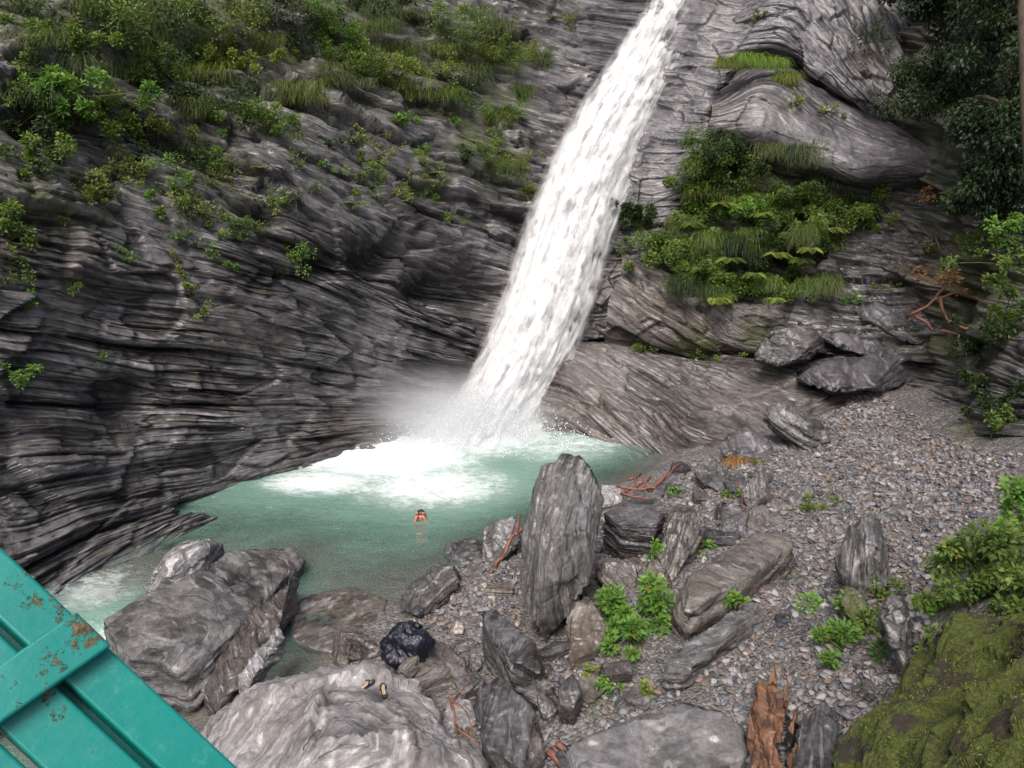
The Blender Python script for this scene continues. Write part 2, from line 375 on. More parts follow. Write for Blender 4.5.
# ------------------------------------------------------------------ THE SETTING: cliffs
def prow(ys, xs, ds): return [(x, y, d) for x, y, d in zip(xs, ys, ds)]
X = (-170, -80, 0, 100, 200, 300, 400, 500, 600, 680)
rows = [
    prow((-720, -680, -640, -600, -540, -480, -420, -360, -300, -260), X, (24, 24, 25, 26, 27, 28, 29, 30, 30, 30)),
    prow((-400, -360, -330, -290, -240, -200, -150, -110, -70, -50), X, (19, 19.5, 20, 21, 22, 23, 24, 25, 25.5, 26)),
    prow((-190, -150, -120, -70, -20, 20, 60, 90, 120, 140), X, (16.3, 16.6, 17, 18, 19, 20, 21.5, 23, 24, 24.5)),
    prow((-40, 0, 40, 80, 130, 170, 215, 250, 280, 300), X, (13.7, 14, 14.5, 16, 17.2, 18, 19.8, 21.8, 23, 23.5)),
    prow((70, 105, 140, 180, 215, 250, 290, 330, 350, 370), X, (12.6, 12.9, 13.5, 15, 16.3, 17.5, 19.4, 21.7, 22.6, 23)),
    prow((190, 210, 235, 262, 285, 305, 335, 365, 385, 395), X, (12.2, 12.5, 13.1, 14.7, 16.1, 17.7, 19.7, 21.6, 22.3, 22.5)),
    prow((290, 305, 320, 340, 352, 362, 380, 395, 410, 420), X, (12.2, 12.5, 13.2, 14.8, 16.3, 17.9, 19.9, 21.5, 22, 22.3)),
    prow((400, 405, 410, 415, 415, 412, 415, 420, 430, 435), X, (12.3, 12.6, 13.4, 15.1, 16.5, 18, 19.9, 21.3, 21.8, 22)),
    prow((520, 510, 505, 490, 470, 450, 440, 440, 445, 450), X, (12, 12.2, 13, 14.7, 16.4, 18.0, 19.7, 21, 21.5, 21.5)),
    prow((680, 650, 625, 570, 520, 485, 460, 450, 455, 460), X, (11.6, 11.7, 12.4, 14.1, 15.9, 17.6, 19.4, 20.6, 21, 21)),
    prow((820, 780, 740, 650, 570, 520, 490, 470, 470, 475), X, (10.8, 11, 11.6, 13.2, 15.4, 17.2, 19, 20.3, 20.8, 20.8)),
]
tL = lambda px, py, d: tuple(P(px, py, d))
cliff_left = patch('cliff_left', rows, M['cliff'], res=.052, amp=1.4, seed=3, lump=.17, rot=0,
    moss=[(tL(60, 20, 16.5), 3.2, .55), (tL(230, 40, 18.5), 3.4, .55), (tL(370, 30, 20.5), 3.0, .55), (tL(470, 60, 22), 2.6, .55), (tL(60, 170, 14), 1.5, .55), (tL(200, 180, 17), 1.7, .5), (tL(480, 150, 22), 1.5, .8), (tL(430, 180, 21), .9, .6)],
    brown=[(tL(40, 240, 13.3), 1.2, .5), (tL(230, 340, 16.5), 2, .3), (tL(380, 440, 18.8), 1.6, .3)],
    pale=[(tL(260, 130, 18), 1.6, .35), (tL(330, 180, 18.5), 1.5, .35), (tL(390, 320, 19.5), 1.3, .4), (tL(570, 60, 24), 1.6, .6), (tL(60, 520, 13.4), 1.3, .25)],
    dents=[(tL(128, 402, 15.2), .5, 1.2, (1, 1, 1)), (tL(30, 420, 13.5), .6, .8, (1.6, 1, .7)), (tL(320, 262, 18), .6, 1.0, (1.2, 1, .6)), (tL(380, 258, 19.3), .8, 1.6, (1.6, 1.2, .7)), (tL(440, 285, 20.6), .8, 1.6, (1.6, 1.2, .8)), (tL(480, 300, 21.5), .8, 1.2, (1, 1, .9)),
           (tL(265, 215, 17), .4, .6, (1.6, 1, .5)), (tL(40, 125, 14.5), .7, .8, (1.6, 1, .5)), (tL(180, 60, 18), .9, .9, (1.4, 1, .6)), (tL(600, 20, 24), .6, .6, (1.2, 1, .5))])
tag(cliff_left, 'dark layered schist cliff left of the waterfall', 'cliff', kind='structure')

cliff_right = patch('cliff_right', [
    prow([-300]*8, (520, 600, 680, 760, 840, 920, 1010, 1150), (28, 28, 27.5, 27, 26, 24, 22, 20)),
    prow([-80]*8, (520, 600, 680, 760, 840, 920, 1010, 1150), (26, 26, 25.5, 25, 24, 22, 19.5, 17.5)),
    prow([60]*8, (520, 600, 680, 760, 840, 920, 1010, 1150), (24.6, 24.4, 24, 23.6, 22.6, 21, 18, 16)),
    prow([160]*8, (520, 600, 680, 760, 840, 920, 1010, 1150), (23.6, 23.4, 22.7, 22.2, 21.6, 20.6, 17.5, 15.5)),
    prow([260]*8, (520, 600, 680, 760, 840, 920, 1010, 1150), (22.8, 22.5, 21.8, 21.5, 21.3, 20.3, 17, 15)),
    prow([340]*8, (520, 600, 680, 760, 840, 920, 1010, 1150), (22.5, 22.2, 21.8, 21.5, 21.2, 19.8, 16.5, 14.5)),
    prow([385]*8, (520, 600, 680, 760, 840, 920, 1010, 1150), (22.2, 22, 21.5, 21.2, 20.8, 19.3, 15.9, 13.8)),
    prow([440]*8, (520, 600, 680, 760, 840, 920, 1010, 1150), (21.4, 21.2, 20.8, 20.5, 20, 18.5, 15.2, 13)),
    ], M['cliff'], res=.07, amp=1.2, seed=8, rot=.25, lump=.35,
    moss=[(tL(760, 220, 21.5), 3, .8), (tL(960, 100, 19), 4, .7), (tL(960, 300, 18), 2.5, .7)], brown=[(tL(870, 60, 22), 2.5, .8), (tL(940, 290, 19.5), 2.2, .8)])
tag(cliff_right, 'dark vegetated rock wall right of the waterfall', 'cliff', kind='structure')

fall_slab = patch('rock_slab_behind_fall', [
    [(520, -180, 27.5), (640, -180, 24.6), (720, -180, 24.2), (800, -180, 24), (850, -180, 25)],
    [(550, -60, 26.2), (670, -60, 23.4), (735, -60, 23.1), (800, -60, 23.0), (815, -60, 24.4)],
    [(545, 20, 25.8), (655, 20, 22.9), (715, 20, 22.5), (765, 20, 22.3), (778, 20, 23.8)],
    [(530, 90, 25.2), (635, 90, 22.5), (685, 90, 22.1), (722, 90, 21.9), (735, 90, 23.3)],
    [(515, 160, 24.6), (615, 160, 22.2), (655, 160, 21.9), (700, 155, 21.7), (712, 150, 22.9)],
    [(505, 210, 24.2), (598, 210, 22.0), (638, 210, 21.8), (678, 205, 21.7), (692, 205, 22.8)],
    [(535, 270, 22.2), (578, 270, 21.9), (608, 270, 21.9), (645, 262, 21.9), (660, 262, 22.7)],
    [(525, 340, 21.9), (558, 340, 21.7), (585, 340, 21.8), (610, 335, 22), (628, 335, 22.6)],
    ], M['slab'], res=.045, amp=.4, frac=.35, seed=14, lump=.16, rot=.12,
    pale=[(tL(660, 120, 22), 1.4, .4), (tL(690, 40, 22.3), 1.2, .3)], brown=[(tL(600, 280, 21.8), 1, .4)], moss=[(tL(640, 215, 21.7), .6, .7), (tL(760, 30, 22.4), .5, .5)])
tag(fall_slab, 'smooth wet grey slab the waterfall runs down', 'rock slab', kind='structure')

lobe = patch('rock_lobe', [
    [(690, 75, 23.8), (750, 50, 23.8), (830, 70, 23.2), (885, 110, 22.8), (940, 140, 22.2), (1000, 160, 21.6)],
    [(708, 97, 22.0), (765, 73, 22.0), (820, 92, 21.6), (880, 127, 21), (940, 147, 20.6), (1000, 167, 20.5)],
    [(712, 112, 21.3), (768, 98, 21.1), (820, 127, 20.7), (868, 152, 20.3), (920, 162, 20.2), (985, 182, 20.2)],
    [(706, 132, 21.5), (752, 136, 21.1), (800, 155, 20.8), (855, 178, 20.3), (905, 175, 20.3), (970, 192, 20.3)],
    [(702, 150, 22.6), (745, 160, 22.3), (795, 180, 22), (855, 190, 21.5), (905, 192, 21.2), (970, 206, 21)],
    ], M['slab'], res=.04, amp=.16, frac=.2, seed=21, lump=.14,
    pale=[(tL(850, 155, 20.3), .9, .5)], brown=[(tL(715, 110, 21.4), .6, .6)], moss=[(tL(790, 110, 21), .35, .8)])
tag(lobe, 'smooth curving grey rock lobe below the grass tuft', 'rock', kind='structure')
ridge = patch('rock_ridge', [
    [(715, -110, 24.5), (790, -130, 24), (850, -110, 23.6), (905, -40, 23.2), (940, 50, 22.6)],
    [(738, -15, 22.8), (790, -30, 22.2), (835, -5, 21.9), (870, 35, 21.5), (900, 80, 21.3)],
    [(726, 30, 22.3), (782, 18, 21.8), (822, 42, 21.5), (852, 72, 21.1), (885, 105, 20.9)],
    [(718, 62, 22.2), (780, 48, 21.8), (820, 76, 21.5), (855, 104, 21.2), (890, 124, 21.1)],
    [(720, 80, 23.2), (780, 70, 22.9), (820, 92, 22.6), (862, 118, 22.2), (895, 138, 21.9)],
    ], M['slab'], res=.04, amp=.35, frac=.7, seed=25, lump=.22, rot=.1,
    pale=[(tL(790, 20, 21.8), .7, .4)], brown=[(tL(870, 60, 21.3), .8, .5)])
tag(ridge, 'wet grey rock ridge above the grass tuft', 'rock', kind='structure')
face = patch('rock_face_right', [
    [(820, 176, 22.4), (860, 178, 21.8), (920, 184, 21.2), (990, 196, 20.6)],
    [(840, 205, 21.5), (885, 210, 21.0), (930, 220, 20.5), (985, 232, 20)],
    [(835, 240, 21.0), (880, 250, 20.7), (930, 262, 20.2), (990, 270, 19.6)],
    [(815, 270, 20.9), (870, 286, 20.5), (930, 298, 19.9), (995, 306, 19.2)],
    [(795, 305, 20.7), (860, 320, 20.2), (930, 330, 19.5), (1000, 338, 18.7)],
    [(780, 345, 20.4), (850, 355, 19.9), (930, 362, 19.2), (1000, 370, 18)],
    ], M['darkrock'], res=.045, amp=1.1, seed=31, lump=.2, rot=-.15, pale=[(tL(830, 325, 20.4), 1, .5), (tL(880, 250, 20.6), .5, .5)], brown=[(tL(950, 280, 19.6), 1.3, .9)], moss=[(tL(900, 350, 19.4), .8, .6)])
tag(face, 'dark layered rock face under the smooth lobe', 'rock', kind='structure')
midslab = patch('rock_slab_mid', [
    [(612, 240, 22.6), (680, 262, 22.6), (750, 280, 22.4), (830, 285, 22)],
    [(622, 268, 21.5), (680, 288, 21.3), (750, 303, 21.1), (830, 305, 20.9)],
    [(610, 298, 21.2), (670, 315, 20.9), (740, 327, 20.8), (820, 325, 20.6)],
    [(606, 328, 21.2), (670, 338, 20.9), (740, 347, 20.8), (820, 342, 20.6)],
    [(604, 350, 21.8), (670, 355, 21.6), (740, 362, 21.5), (820, 362, 21.3)],
    ], M['brownslab'], res=.04, amp=.45, frac=.6, seed=35, lump=.12, rot=.35, brown=[(tL(670, 310, 21), 2, .4)], moss=[(tL(690, 352, 21.3), 1.0, .9), (tL(760, 340, 20.9), .8, .6)])
tag(midslab, 'brown grey slab above the mossy ledge', 'rock', kind='structure')
lowslab = patch('rock_slab_low', [
    [(530, 340, 22.6), (570, 338, 22.3), (630, 345, 22), (690, 350, 21.9), (740, 354, 21.8), (800, 355, 21.6), (860, 345, 21.2), (925, 336, 20.8)],
    [(542, 356, 21.3), (574, 350, 21.0), (634, 357, 20.8), (690, 364, 20.6), (740, 366, 20.6), (800, 364, 20.4), (860, 352, 20.2), (925, 344, 20)],
    [(542, 380, 20.7), (575, 374, 20.3), (635, 385, 20.1), (690, 390, 20.0), (740, 390, 19.8), (800, 384, 19.6), (860, 368, 19.6), (925, 352, 19.4)],
    [(541, 408, 20.2), (575, 402, 19.9), (635, 416, 19.4), (684, 422, 19.15), (740, 416, 18.8), (790, 406, 18.7), (860, 370, 19.5), (925, 352, 20)],
    [(543, 432, 19.95), (580, 436, 19.65), (640, 450, 18.95), (684, 462, 18.3), (730, 446, 17.8), (780, 438, 17.7), (850, 386, 19.1), (930, 360, 20)],
    [(545, 452, 19.9), (580, 456, 19.6), (645, 472, 18.9), (690, 490, 17.9), (740, 472, 17.3), (790, 460, 17.3), (860, 400, 19), (940, 372, 20)],
    ], M['brownslab'], res=.035, amp=.35, frac=.45, seed=41, lump=.1, rot=.55,
    pale=[(tL(600, 362, 20.6), 1.4, .8), (tL(740, 400, 19.2), 1.2, .5), (tL(830, 365, 19.8), 1, .5)], brown=[(tL(590, 415, 19.7), 1.2, .45), (tL(650, 430, 19.1), 1.1, .35)])
tag(lowslab, 'striped brown grey rock slab sloping into the pool right of the fall', 'rock', kind='structure')

# ------------------------------------------------------------------ ground: one height field (pool bed, bank, gravel, far land)
ctl = [(400, 470, -1.6), (300, 500, -1.4), (520, 460, -1.5), (470, 520, -1.1), (420, 540, -.7), (380, 570, -.3), (330, 565, -.2), (300, 560, -.2), (350, 600, -.1), (320, 640, -.1), (600, 460, -.8), (200, 530, -.42), (150, 545, -.2), (110, 560, -.14), (100, 590, -.15), (240, 620, -.5),
       (660, 462, .0), (610, 492, .0), (560, 530, .0), (500, 562, .05), (450, 585, .08), (415, 620, .1), (395, 655, .15), (340, 675, .1), (250, 700, -.2), (60, 700, -1.2), (150, 720, -1.0),
       (700, 475, .55), (760, 465, .85), (700, 530, .7), (660, 600, .7), (600, 620, .45), (540, 640, .35), (470, 640, .25), (450, 700, .25), (560, 690, .5), (620, 700, .65), (700, 660, .85), (760, 600, 1.05), (800, 520, 1.1),
       (780, 440, .9), (850, 420, 1.1), (830, 375, 1.15), (930, 368, 1.4), (880, 374, 1.25), (990, 385, 1.65), (1010, 440, 1.8), (900, 480, 1.4), (980, 520, 2.1), (850, 600, 1.45), (930, 590, 1.9), (1010, 600, 2.7), (800, 700, 1.35), (880, 700, 1.8), (830, 790, 1.5), (700, 740, .9), (500, 740, .3), (350, 760, -.2), (600, 800, .6), (1100, 500, 3.2), (1100, 400, 2.8), (950, 700, 2.6), (1100, 620, 4)]
cp = np.array([tuple(G(*c)) for c in ctl])
far = [(-40, 0, 0), (-40, 40, 1), (-20, 60, 3), (0, 60, 4), (40, 60, 5), (50, 30, 6), (50, 0, 6), (8, 0, 3.5), (0, 0, .5), (-4, 0, .0), (0, 3, .2), (-5, 4, -.5), (0, -30, 2), (-40, -30, 1), (40, -30, 4), (0, 6.3, .2), (3, 5, 1.2), (3, 7, 1.1), (6, 5, 3.2), (-8, 10, -1.0), (-12, 13, 0)]
cp = np.concatenate([cp, np.array(far, float)])
def tps_fit(xy, z, lam=.02):
    n = len(xy); r = np.linalg.norm(xy[:, None]-xy[None], axis=2)
    K = np.where(r > 0, r*r*np.log(r+1e-12), 0)+lam*np.eye(n)
    Pm = np.hstack([np.ones((n, 1)), xy]); A = np.block([[K, Pm], [Pm.T, np.zeros((3, 3))]])
    return np.linalg.solve(A, np.concatenate([z, np.zeros(3)]))
CX = cp[:, :2]; WT = tps_fit(CX, cp[:, 2])
def tz(x, y, rough=True):
    x = np.asarray(x, float).ravel(); y = np.asarray(y, float).ravel()
    r = np.sqrt((x[:, None]-CX[:, 0])**2+(y[:, None]-CX[:, 1])**2)
    z = (np.where(r > 0, r*r*np.log(r+1e-12), 0))@WT[:-3] + WT[-3]+WT[-2]*x+WT[-1]*y
    if rough: z = z + .10*fbm(x*.7, y*.7, 0, 61, 4) + .035*fbm(x*3.5, y*3.5, 0, 65, 3)
    return z
def axisv(a, b, h, lo, hi, n):
    return np.concatenate([lo+(a-lo)*(1-np.linspace(0, 1, n)[1:]**.5)[::-1]*1.0 if False else np.linspace(lo, a, n)[:-1], np.arange(a, b, h), np.linspace(b, hi, n)])
gx = axisv(-9, 11, .06, -60, 60, 18); gy = axisv(2, 23, .06, -40, 80, 18)
GX, GY = np.meshgrid(gx, gy)
GZ = np.concatenate([tz(a, b) for a, b in zip(np.array_split(GX.ravel(), 12), np.array_split(GY.ravel(), 12))]).reshape(GX.shape)
GV = np.stack([GX, GY, GZ], -1).reshape(-1, 3)
me = raw_mesh('ground', GV, grid_faces(len(gx), len(gy)), 4)
attr(me, 'moss', blobs(GV, [(tuple(G(820, 500, 1.1)), .5, .8), (tuple(G(850, 590, 1.4)), .6, .9), (tuple(G(930, 610, 1.9)), 1.0, 1), (tuple(G(1000, 560, 2.4)), 1.5, 1), (tuple(G(775, 570, 1.1)), .5, .7), (tuple(G(600, 690, .6)), .5, .5), (tuple(G(1010, 420, 1.8)), 1.3, 1)]))
ground = link('ground', me, M['ground']); tag(ground, kind='structure'); SURF.append(ground)

def gz(x, y): return float(tz([x], [y])[0])

# mossy mound near the lens
mound = patch('mossy_bank', [
    [(838, 860, 7.6), (880, 770, 8.0), (935, 715, 8.4), (1000, 680, 8.6), (1120, 630, 8.6)],
    [(850, 800, 6.5), (893, 722, 6.9), (940, 676, 7.1), (1000, 642, 7.1), (1100, 595, 7.1)],
    [(880, 800, 5.7), (915, 735, 6.0), (962, 694, 6.1), (1020, 658, 6.1), (1120, 620, 6)],
    [(900, 870, 4.9), (950, 800, 5), (1000, 755, 5), (1060, 715, 5), (1150, 690, 5)],
    [(950, 990, 4.3), (1000, 930, 4.3), (1060, 880, 4.3), (1120, 820, 4.3), (1250, 800, 4.3)],
    ], M['mossbank'], res=.025, amp=.3, frac=1.1, seed=51, lump=.5, size=.6, moss=[(tL(970, 760, 5.2), 1.0, 1), (tL(1020, 700, 5.6), 1.0, 1), (tL(900, 800, 5.4), .5, .6)])
tag(mound, 'green mossy bank at the lower right', 'bank', kind='structure')

# ------------------------------------------------------------------ boulders
def rockobj(name, pts, mat, bed=(0, 0, 1), vox=.028, amp=.9, size=.3, lump=.022, seed=0, label='', cat='boulder', group=None, moss=(), brown=(), pale=(), wob=.0, adapt=True, rough=1.0, cuts=16):
    pts = [Vector(p) for p in pts]
    ext = max((a-b).length for a in pts for b in pts)
    vox = max(.009, ext/85) if adapt else vox
    bm = bmesh.new()
    for p in pts: bm.verts.new(p)
    r = bmesh.ops.convex_hull(bm, input=bm.verts)
    bmesh.ops.delete(bm, geom=[g for g in set(r['geom_interior']+r['geom_unused']) if isinstance(g, bmesh.types.BMVert)], context='VERTS')
    me = bpy.data.meshes.new('tmp'); bm.to_mesh(me); bm.free()
    o = bpy.data.objects.new('tmp', me); C.objects.link(o)
    md = o.modifiers.new('r', 'REMESH'); md.mode = 'VOXEL'; md.voxel_size = vox
    dg = bpy.context.evaluated_depsgraph_get(); me2 = bpy.data.meshes.new_from_object(o.evaluated_get(dg))
    bpy.data.objects.remove(o); bpy.data.meshes.remove(me)
    n = len(me2.vertices); V = np.empty(n*3, np.float32); me2.vertices.foreach_get('co', V); V = V.reshape(-1, 3).astype(float)
    N = np.empty(n*3, np.float32); me2.vertices.foreach_get('normal', N); N = N.reshape(-1, 3)
    rk = np.random.default_rng(seed+900); c0 = V.mean(0)
    for _ in range(cuts if ext > .5 else 6):
        d = rk.normal(size=3); d[2] = abs(d[2])*.6; d /= np.linalg.norm(d); e_ = (V-c0)@d; c_ = e_.max()-ext*rk.uniform(.015, .07); V = V-np.where(e_ > c_, (e_-c_)*.97, 0)[:, None]*d
    b = Vector(bed).normalized(); t1 = b.orthogonal().normalized(); t2 = b.cross(t1)
    S = V@np.array([t1, t2, b]).T
    sw = S[:, 2]+.05*size*fbm(V[:, 0]*2/size*.3, V[:, 1]*2/size*.3, V[:, 2]*2/size*.3, seed+3, 3)
    D = strata(S[:, 0]+.4*S[:, 1], sw, S[:, 1]*0, seed, amp, size)*(1-.5*np.abs(N@np.array(b)))
    D = D + lump*fbm(V[:, 0]*1.7, V[:, 1]*1.7, V[:, 2]*1.7, seed+11, 4) + rough*ext*(.038*facets(S*np.array([.7, 1, 1.6]), ext*.3, seed+5)+.016*facets(S*np.array([.7, 1, 1.8]), ext*.11, seed+6)) + lump*.5*fbm(V[:, 0]*7, V[:, 1]*7, V[:, 2]*7, seed+13, 3)
    V = V + N*D[:, None]
    base = V.mean(0); base[2] = V[:, 2].min()
    me2.vertices.foreach_set('co', (V-base).astype(np.float32).ravel()); me2.update()
    attr(me2, 'strat', np.stack([S[:, 0], sw, S[:, 1]], -1), 'FLOAT_VECTOR')
    attr(me2, 'cav_shade', np.clip(-(D-D.mean())/(D.std()+1e-6)-.9, 0, 1)*.8)  # low spots of the relief, darkened as painted crevice shade
    attr(me2, 'moss', blobs(V, moss)); attr(me2, 'brown', blobs(V, brown)); attr(me2, 'pale', blobs(V, pale))
    me2.materials.clear(); me2.name = name
    o = link(name, me2, mat); o.location = base
    tag(o, label, cat, group); return o

def hullrock(outline, d0, thick, label, mat='boulder', name='boulder', ridge=(), lean=1.0, bed=(0.2, -.5, 1), shrink=.8, drop=.25, auto=True, fwd=0.0, **kw):
    """outline: visible edge as (px,py[,dd]); lower edge near, upper edge farther; back ring pushed away and down"""
    ys = [p[1] for p in outline]; y1, y0 = max(ys), min(ys)
    if auto:
        lean *= .68
        xb = [p[0] for p in outline if p[1] > y1-.25*(y1-y0)]; xb = sum(xb)/len(xb); t = d0*.6
        for _ in range(400):
            q = P(xb, y1, t)
            if tz([q.x], [q.y], False)[0] > q.z: break
            t += .04
        nd = t-.05+fwd
        for key in ('moss', 'brown', 'pale'):
            if key in kw: kw[key] = [(tuple(P(*(lambda a: (a[0], a[1], a[2]*nd/d0))(project(np.array(c))))), r, s_) for c, r, s_ in kw[key]]
        d0 = nd
    pts = []
    for p in outline:
        dd = p[2] if len(p) > 2 else lean*(y1-p[1])/F*d0
        pts.append(P(p[0], p[1], d0+dd))
    cx = sum(p[0] for p in outline)/len(outline); cy = sum(ys)/len(ys)
    for p in outline:
        dd = (p[2] if len(p) > 2 else lean*(y1-p[1])/F*d0)
        q = P(cx+(p[0]-cx)*shrink, cy+(p[1]-cy)*shrink, d0+dd+thick); q.z -= drop; pts.append(q)
    for p in ridge: pts.append(P(p[0], p[1], d0+p[2]))
    hullrock.n += 1
    return rockobj(name, pts, M[mat], bed=bed, seed=hullrock.n*13, label=label, **kw)
hullrock.n = 0

B = hullrock
B([(519, 531), (534, 474), (548, 459), (566, 455), (592, 459), (606, 483), (603, 512), (591, 571), (578, 609), (547, 645), (531, 631), (530, 602), (517, 571)], dz(640, .45), .9,
  'tall upright grey slab, the largest standing stone at the pool edge', 'boulder', ridge=[(560, 470, .9), (557, 560, -.1), (545, 615, -.1)], lean=.55, bed=(.9, -.5, .3), amp=.9, cuts=5, rough=.7, pale=[(tuple(P(580, 520, 13.2)), .9, .45)], moss=[(tuple(P(532, 540, 13.2)), .6, .35)])
B([(597, 559), (603, 552), (637, 560), (637, 590), (616, 595), (600, 577)], 12.9, .6, 'rounded grey brown stone below the shiny flat topped boulder', 'tanrock', lean=.8)
B([(636, 496), (669, 474), (687, 462), (698, 487), (678, 501), (656, 501)], dz(500, .35), .4, 'low grey slab resting under the red driftwood at the pool edge', 'boulder', lean=2.2)
B([(600, 484), (621, 483), (622, 505), (602, 508)], 14.2, .3, 'small pale rectangular slab behind the tall standing slab', 'boulder', lean=1, pale=[(tuple(P(611, 494, 14.4)), .4, .8)])
B([(692, 468), (703, 459), (719, 461), (738, 477), (738, 488), (719, 491), (700, 482)], 14.6, .5, 'rounded grey boulder in front of the dry reddish grass', 'boulder', lean=1.5)
B([(670, 501), (700, 493), (709, 502), (702, 534), (672, 586), (650, 573), (656, 556), (668, 527)], 12.6, .5, 'upright tan brown slab between the small green plants', 'tanrock', lean=.9, bed=(.7, -.6, .4), ridge=[(690, 505, .9)])
B([(715, 500), (741, 501), (739, 525), (716, 528)], 13.7, .4, 'small dark square rock beside the short upright block', 'darkrock', lean=1)
B([(741, 497), (750, 474), (766, 467), (771, 477), (767, 497), (750, 509)], 13.9, .3, 'short grey upright block at the edge of the gravel', 'boulder', lean=.5, bed=(.8, -.4, .3))
B([(784, 499), (812, 479), (820, 487), (811, 502), (795, 508)], 13.4, .3, 'small triangular grey rock poking out of the gravel', 'boulder', lean=1.2)
B([(566, 609), (588, 593), (619, 640), (623, 656), (600, 675), (563, 671)], 11.4, .5, 'brown wet slab under the bright green shrub', 'tanrock', lean=1.3, brown=[(tuple(P(590, 640, 11.6)), 1, .6)])
B([(606, 703), (628, 688), (642, 708), (614, 715)], 9.9, .2, 'small blue grey pointed stone above the broad bottom boulder', 'boulder', lean=1.5, name='stone', cat='stone')
B([(772, 615), (783, 608), (797, 614), (791, 627), (776, 626)], 11.1, .12, 'dark flat slate stone lying on the gravel by the log shaped slab', 'darkrock', lean=2.0, name='stone', cat='stone')
B([(401, 610), (404, 596), (442, 561), (460, 563), (460, 585), (436, 606), (419, 620)], 12.7, .5, 'black wet rock at the water line above the plastic bag', 'darkrock', lean=1.4)
B([(441, 547), (462, 538), (484, 540), (486, 560), (465, 564), (450, 562)], 13.8, .5, 'low grey rock at the water line left of the red stick', 'darkrock', lean=1.5)
B([(478, 552), (484, 530), (504, 514), (520, 518), (519, 540), (497, 568), (480, 568)], 13.7, .5, 'grey pointed rock at the water line beside the red stick', 'boulder', lean=1.0)
B([(386, 656), (400, 634), (432, 632), (466, 655), (477, 670), (455, 692), (430, 699), (402, 680)], 10.9, .6, 'tan rounded rock under the black plastic bag', 'tanrock', lean=1.8, ridge=[(400, 664, 0), (450, 660, .3)], pale=[(tuple(P(430, 655, 11.3)), .4, .8)])
B([(327, 650), (339, 625), (368, 634), (387, 652), (375, 668), (345, 672)], 11.4, .5, 'grey brown rock at the water line left of the plastic bag', 'tanrock', lean=1.6, ridge=[(345, 650, -.05)])
B([(451, 645), (462, 637), (478, 640), (478, 650), (458, 652)], 11.6, .15, 'small flat grey stone right of the plastic bag', 'boulder', lean=2, name='stone', cat='stone')
B([(435, 720), (447, 698), (474, 698), (479, 730), (462, 742), (445, 736)], 9.9, .3, 'pinkish grey stone wrapped by red roots', 'palerock', lean=1.2)
B([(449, 623), (458, 619), (465, 624), (464, 634), (453, 635)], 11.9, .1, 'small yellow tan stone in the mud between the rocks', 'palerock', lean=1, name='stone', cat='stone', brown=[(tuple(P(457, 627, 11.9)), .5, 1)])
B([(180, 740), (200, 708), (240, 683), (290, 664), (335, 659), (385, 668), (413, 682), (440, 722), (480, 748), (515, 780), (500, 880), (330, 900), (180, 860)], 8.2, .8,
  'very large pale grey rounded boulder at the bottom left of centre', 'palerock', lean=1.15, ridge=[(330, 740, .1), (260, 740, .1), (410, 760, .1)], amp=.6, lump=.06, shrink=.9)
B([(205, 672), (250, 612), (296, 566), (306, 590), (262, 660), (232, 700), (200, 716)], 10.55, .7, 'dark mossy wedge rock beside the sloping streaked slab', 'darkrock', lean=.95, brown=[(tuple(P(250, 640, 11.4)), 1, .6)], bed=(.6, .2, .6), auto=False)
B([(230, 690), (252, 655), (281, 618), (289, 632), (262, 668), (243, 690)], 10.2, .2, 'thin pale blade of rock standing beside the dark mossy wedge', 'swirl', lean=.9, bed=(.6, .2, .6), auto=False)
B([(148, 588), (160, 556), (175, 543), (205, 537), (226, 543), (210, 566), (176, 588), (160, 600)], 12.9, .7, 'white veined rock sticking out of the pool outflow', 'swirl', lean=1.1, ridge=[(170, 560, .2), (205, 548, .5)], bed=(.5, -.6, .5), auto=False)
B([(836, 556), (848, 528), (862, 510), (880, 512), (884, 540), (893, 577), (885, 603), (866, 600), (850, 590)], 11.1, .5, 'upright dark grey stone standing in the gravel on the right', 'boulder', lean=.7, bed=(.9, -.4, .2), ridge=[(868, 560, -.1)])
B([(878, 604), (893, 590), (918, 612), (928, 650), (920, 690), (905, 668), (890, 640)], 9.9, .5, 'dark brown rock at the foot of the mossy bank', 'darkrock', lean=.7)
B([(834, 590), (845, 580), (872, 602), (880, 625), (862, 632), (842, 612)], 10.8, .4, 'small mossy rock below the upright dark stone', 'tanrock', lean=1.2, moss=[(tuple(P(855, 605, 10.9)), .5, .9)])
B([(757, 405), (768, 402), (793, 406), (826, 429), (831, 448), (810, 452), (776, 427)], 16.6, .5, 'long leaning slab at the top edge of the gravel', 'boulder', lean=.8, ridge=[(795, 420, -.1)], bed=(.4, -.2, .9))
B([(716, 440), (740, 428), (776, 432), (803, 452), (790, 462), (750, 462), (724, 455)], 16.0, .8, 'low rounded grey rock under the long leaning slab', 'slab', lean=1.2)
B([(751, 357), (758, 338), (770, 327), (804, 326), (827, 340), (810, 356), (780, 363)], 19.0, .6, 'dark wet block with a pale flat top on the rock ledge', 'darkrock', lean=.7, pale=[(tuple(P(800, 335, 19.2)), .25, 1)], auto=False)
B([(785, 372), (830, 352), (895, 350), (938, 360), (895, 386), (830, 392)], 18.0, .7, 'flat grey layered rock at the back of the gravel', 'slab', lean=1.6, bed=(.3, -.3, 1), amp=1.0, auto=False)
B([(765, 300), (800, 292), (880, 330), (930, 352), (905, 364), (835, 345)], 19.0, .6, 'long tilted grey slab above the back of the gravel', 'slab', lean=1.2, bed=(.5, -.2, .8), amp=1.0, auto=False)
B([(845, 306), (880, 300), (945, 328), (950, 345), (905, 340)], 19.2, .5, 'broken grey slab beside the brown roots', 'slab', lean=1.1, bed=(.5, -.2, .8), amp=1.0, auto=False)
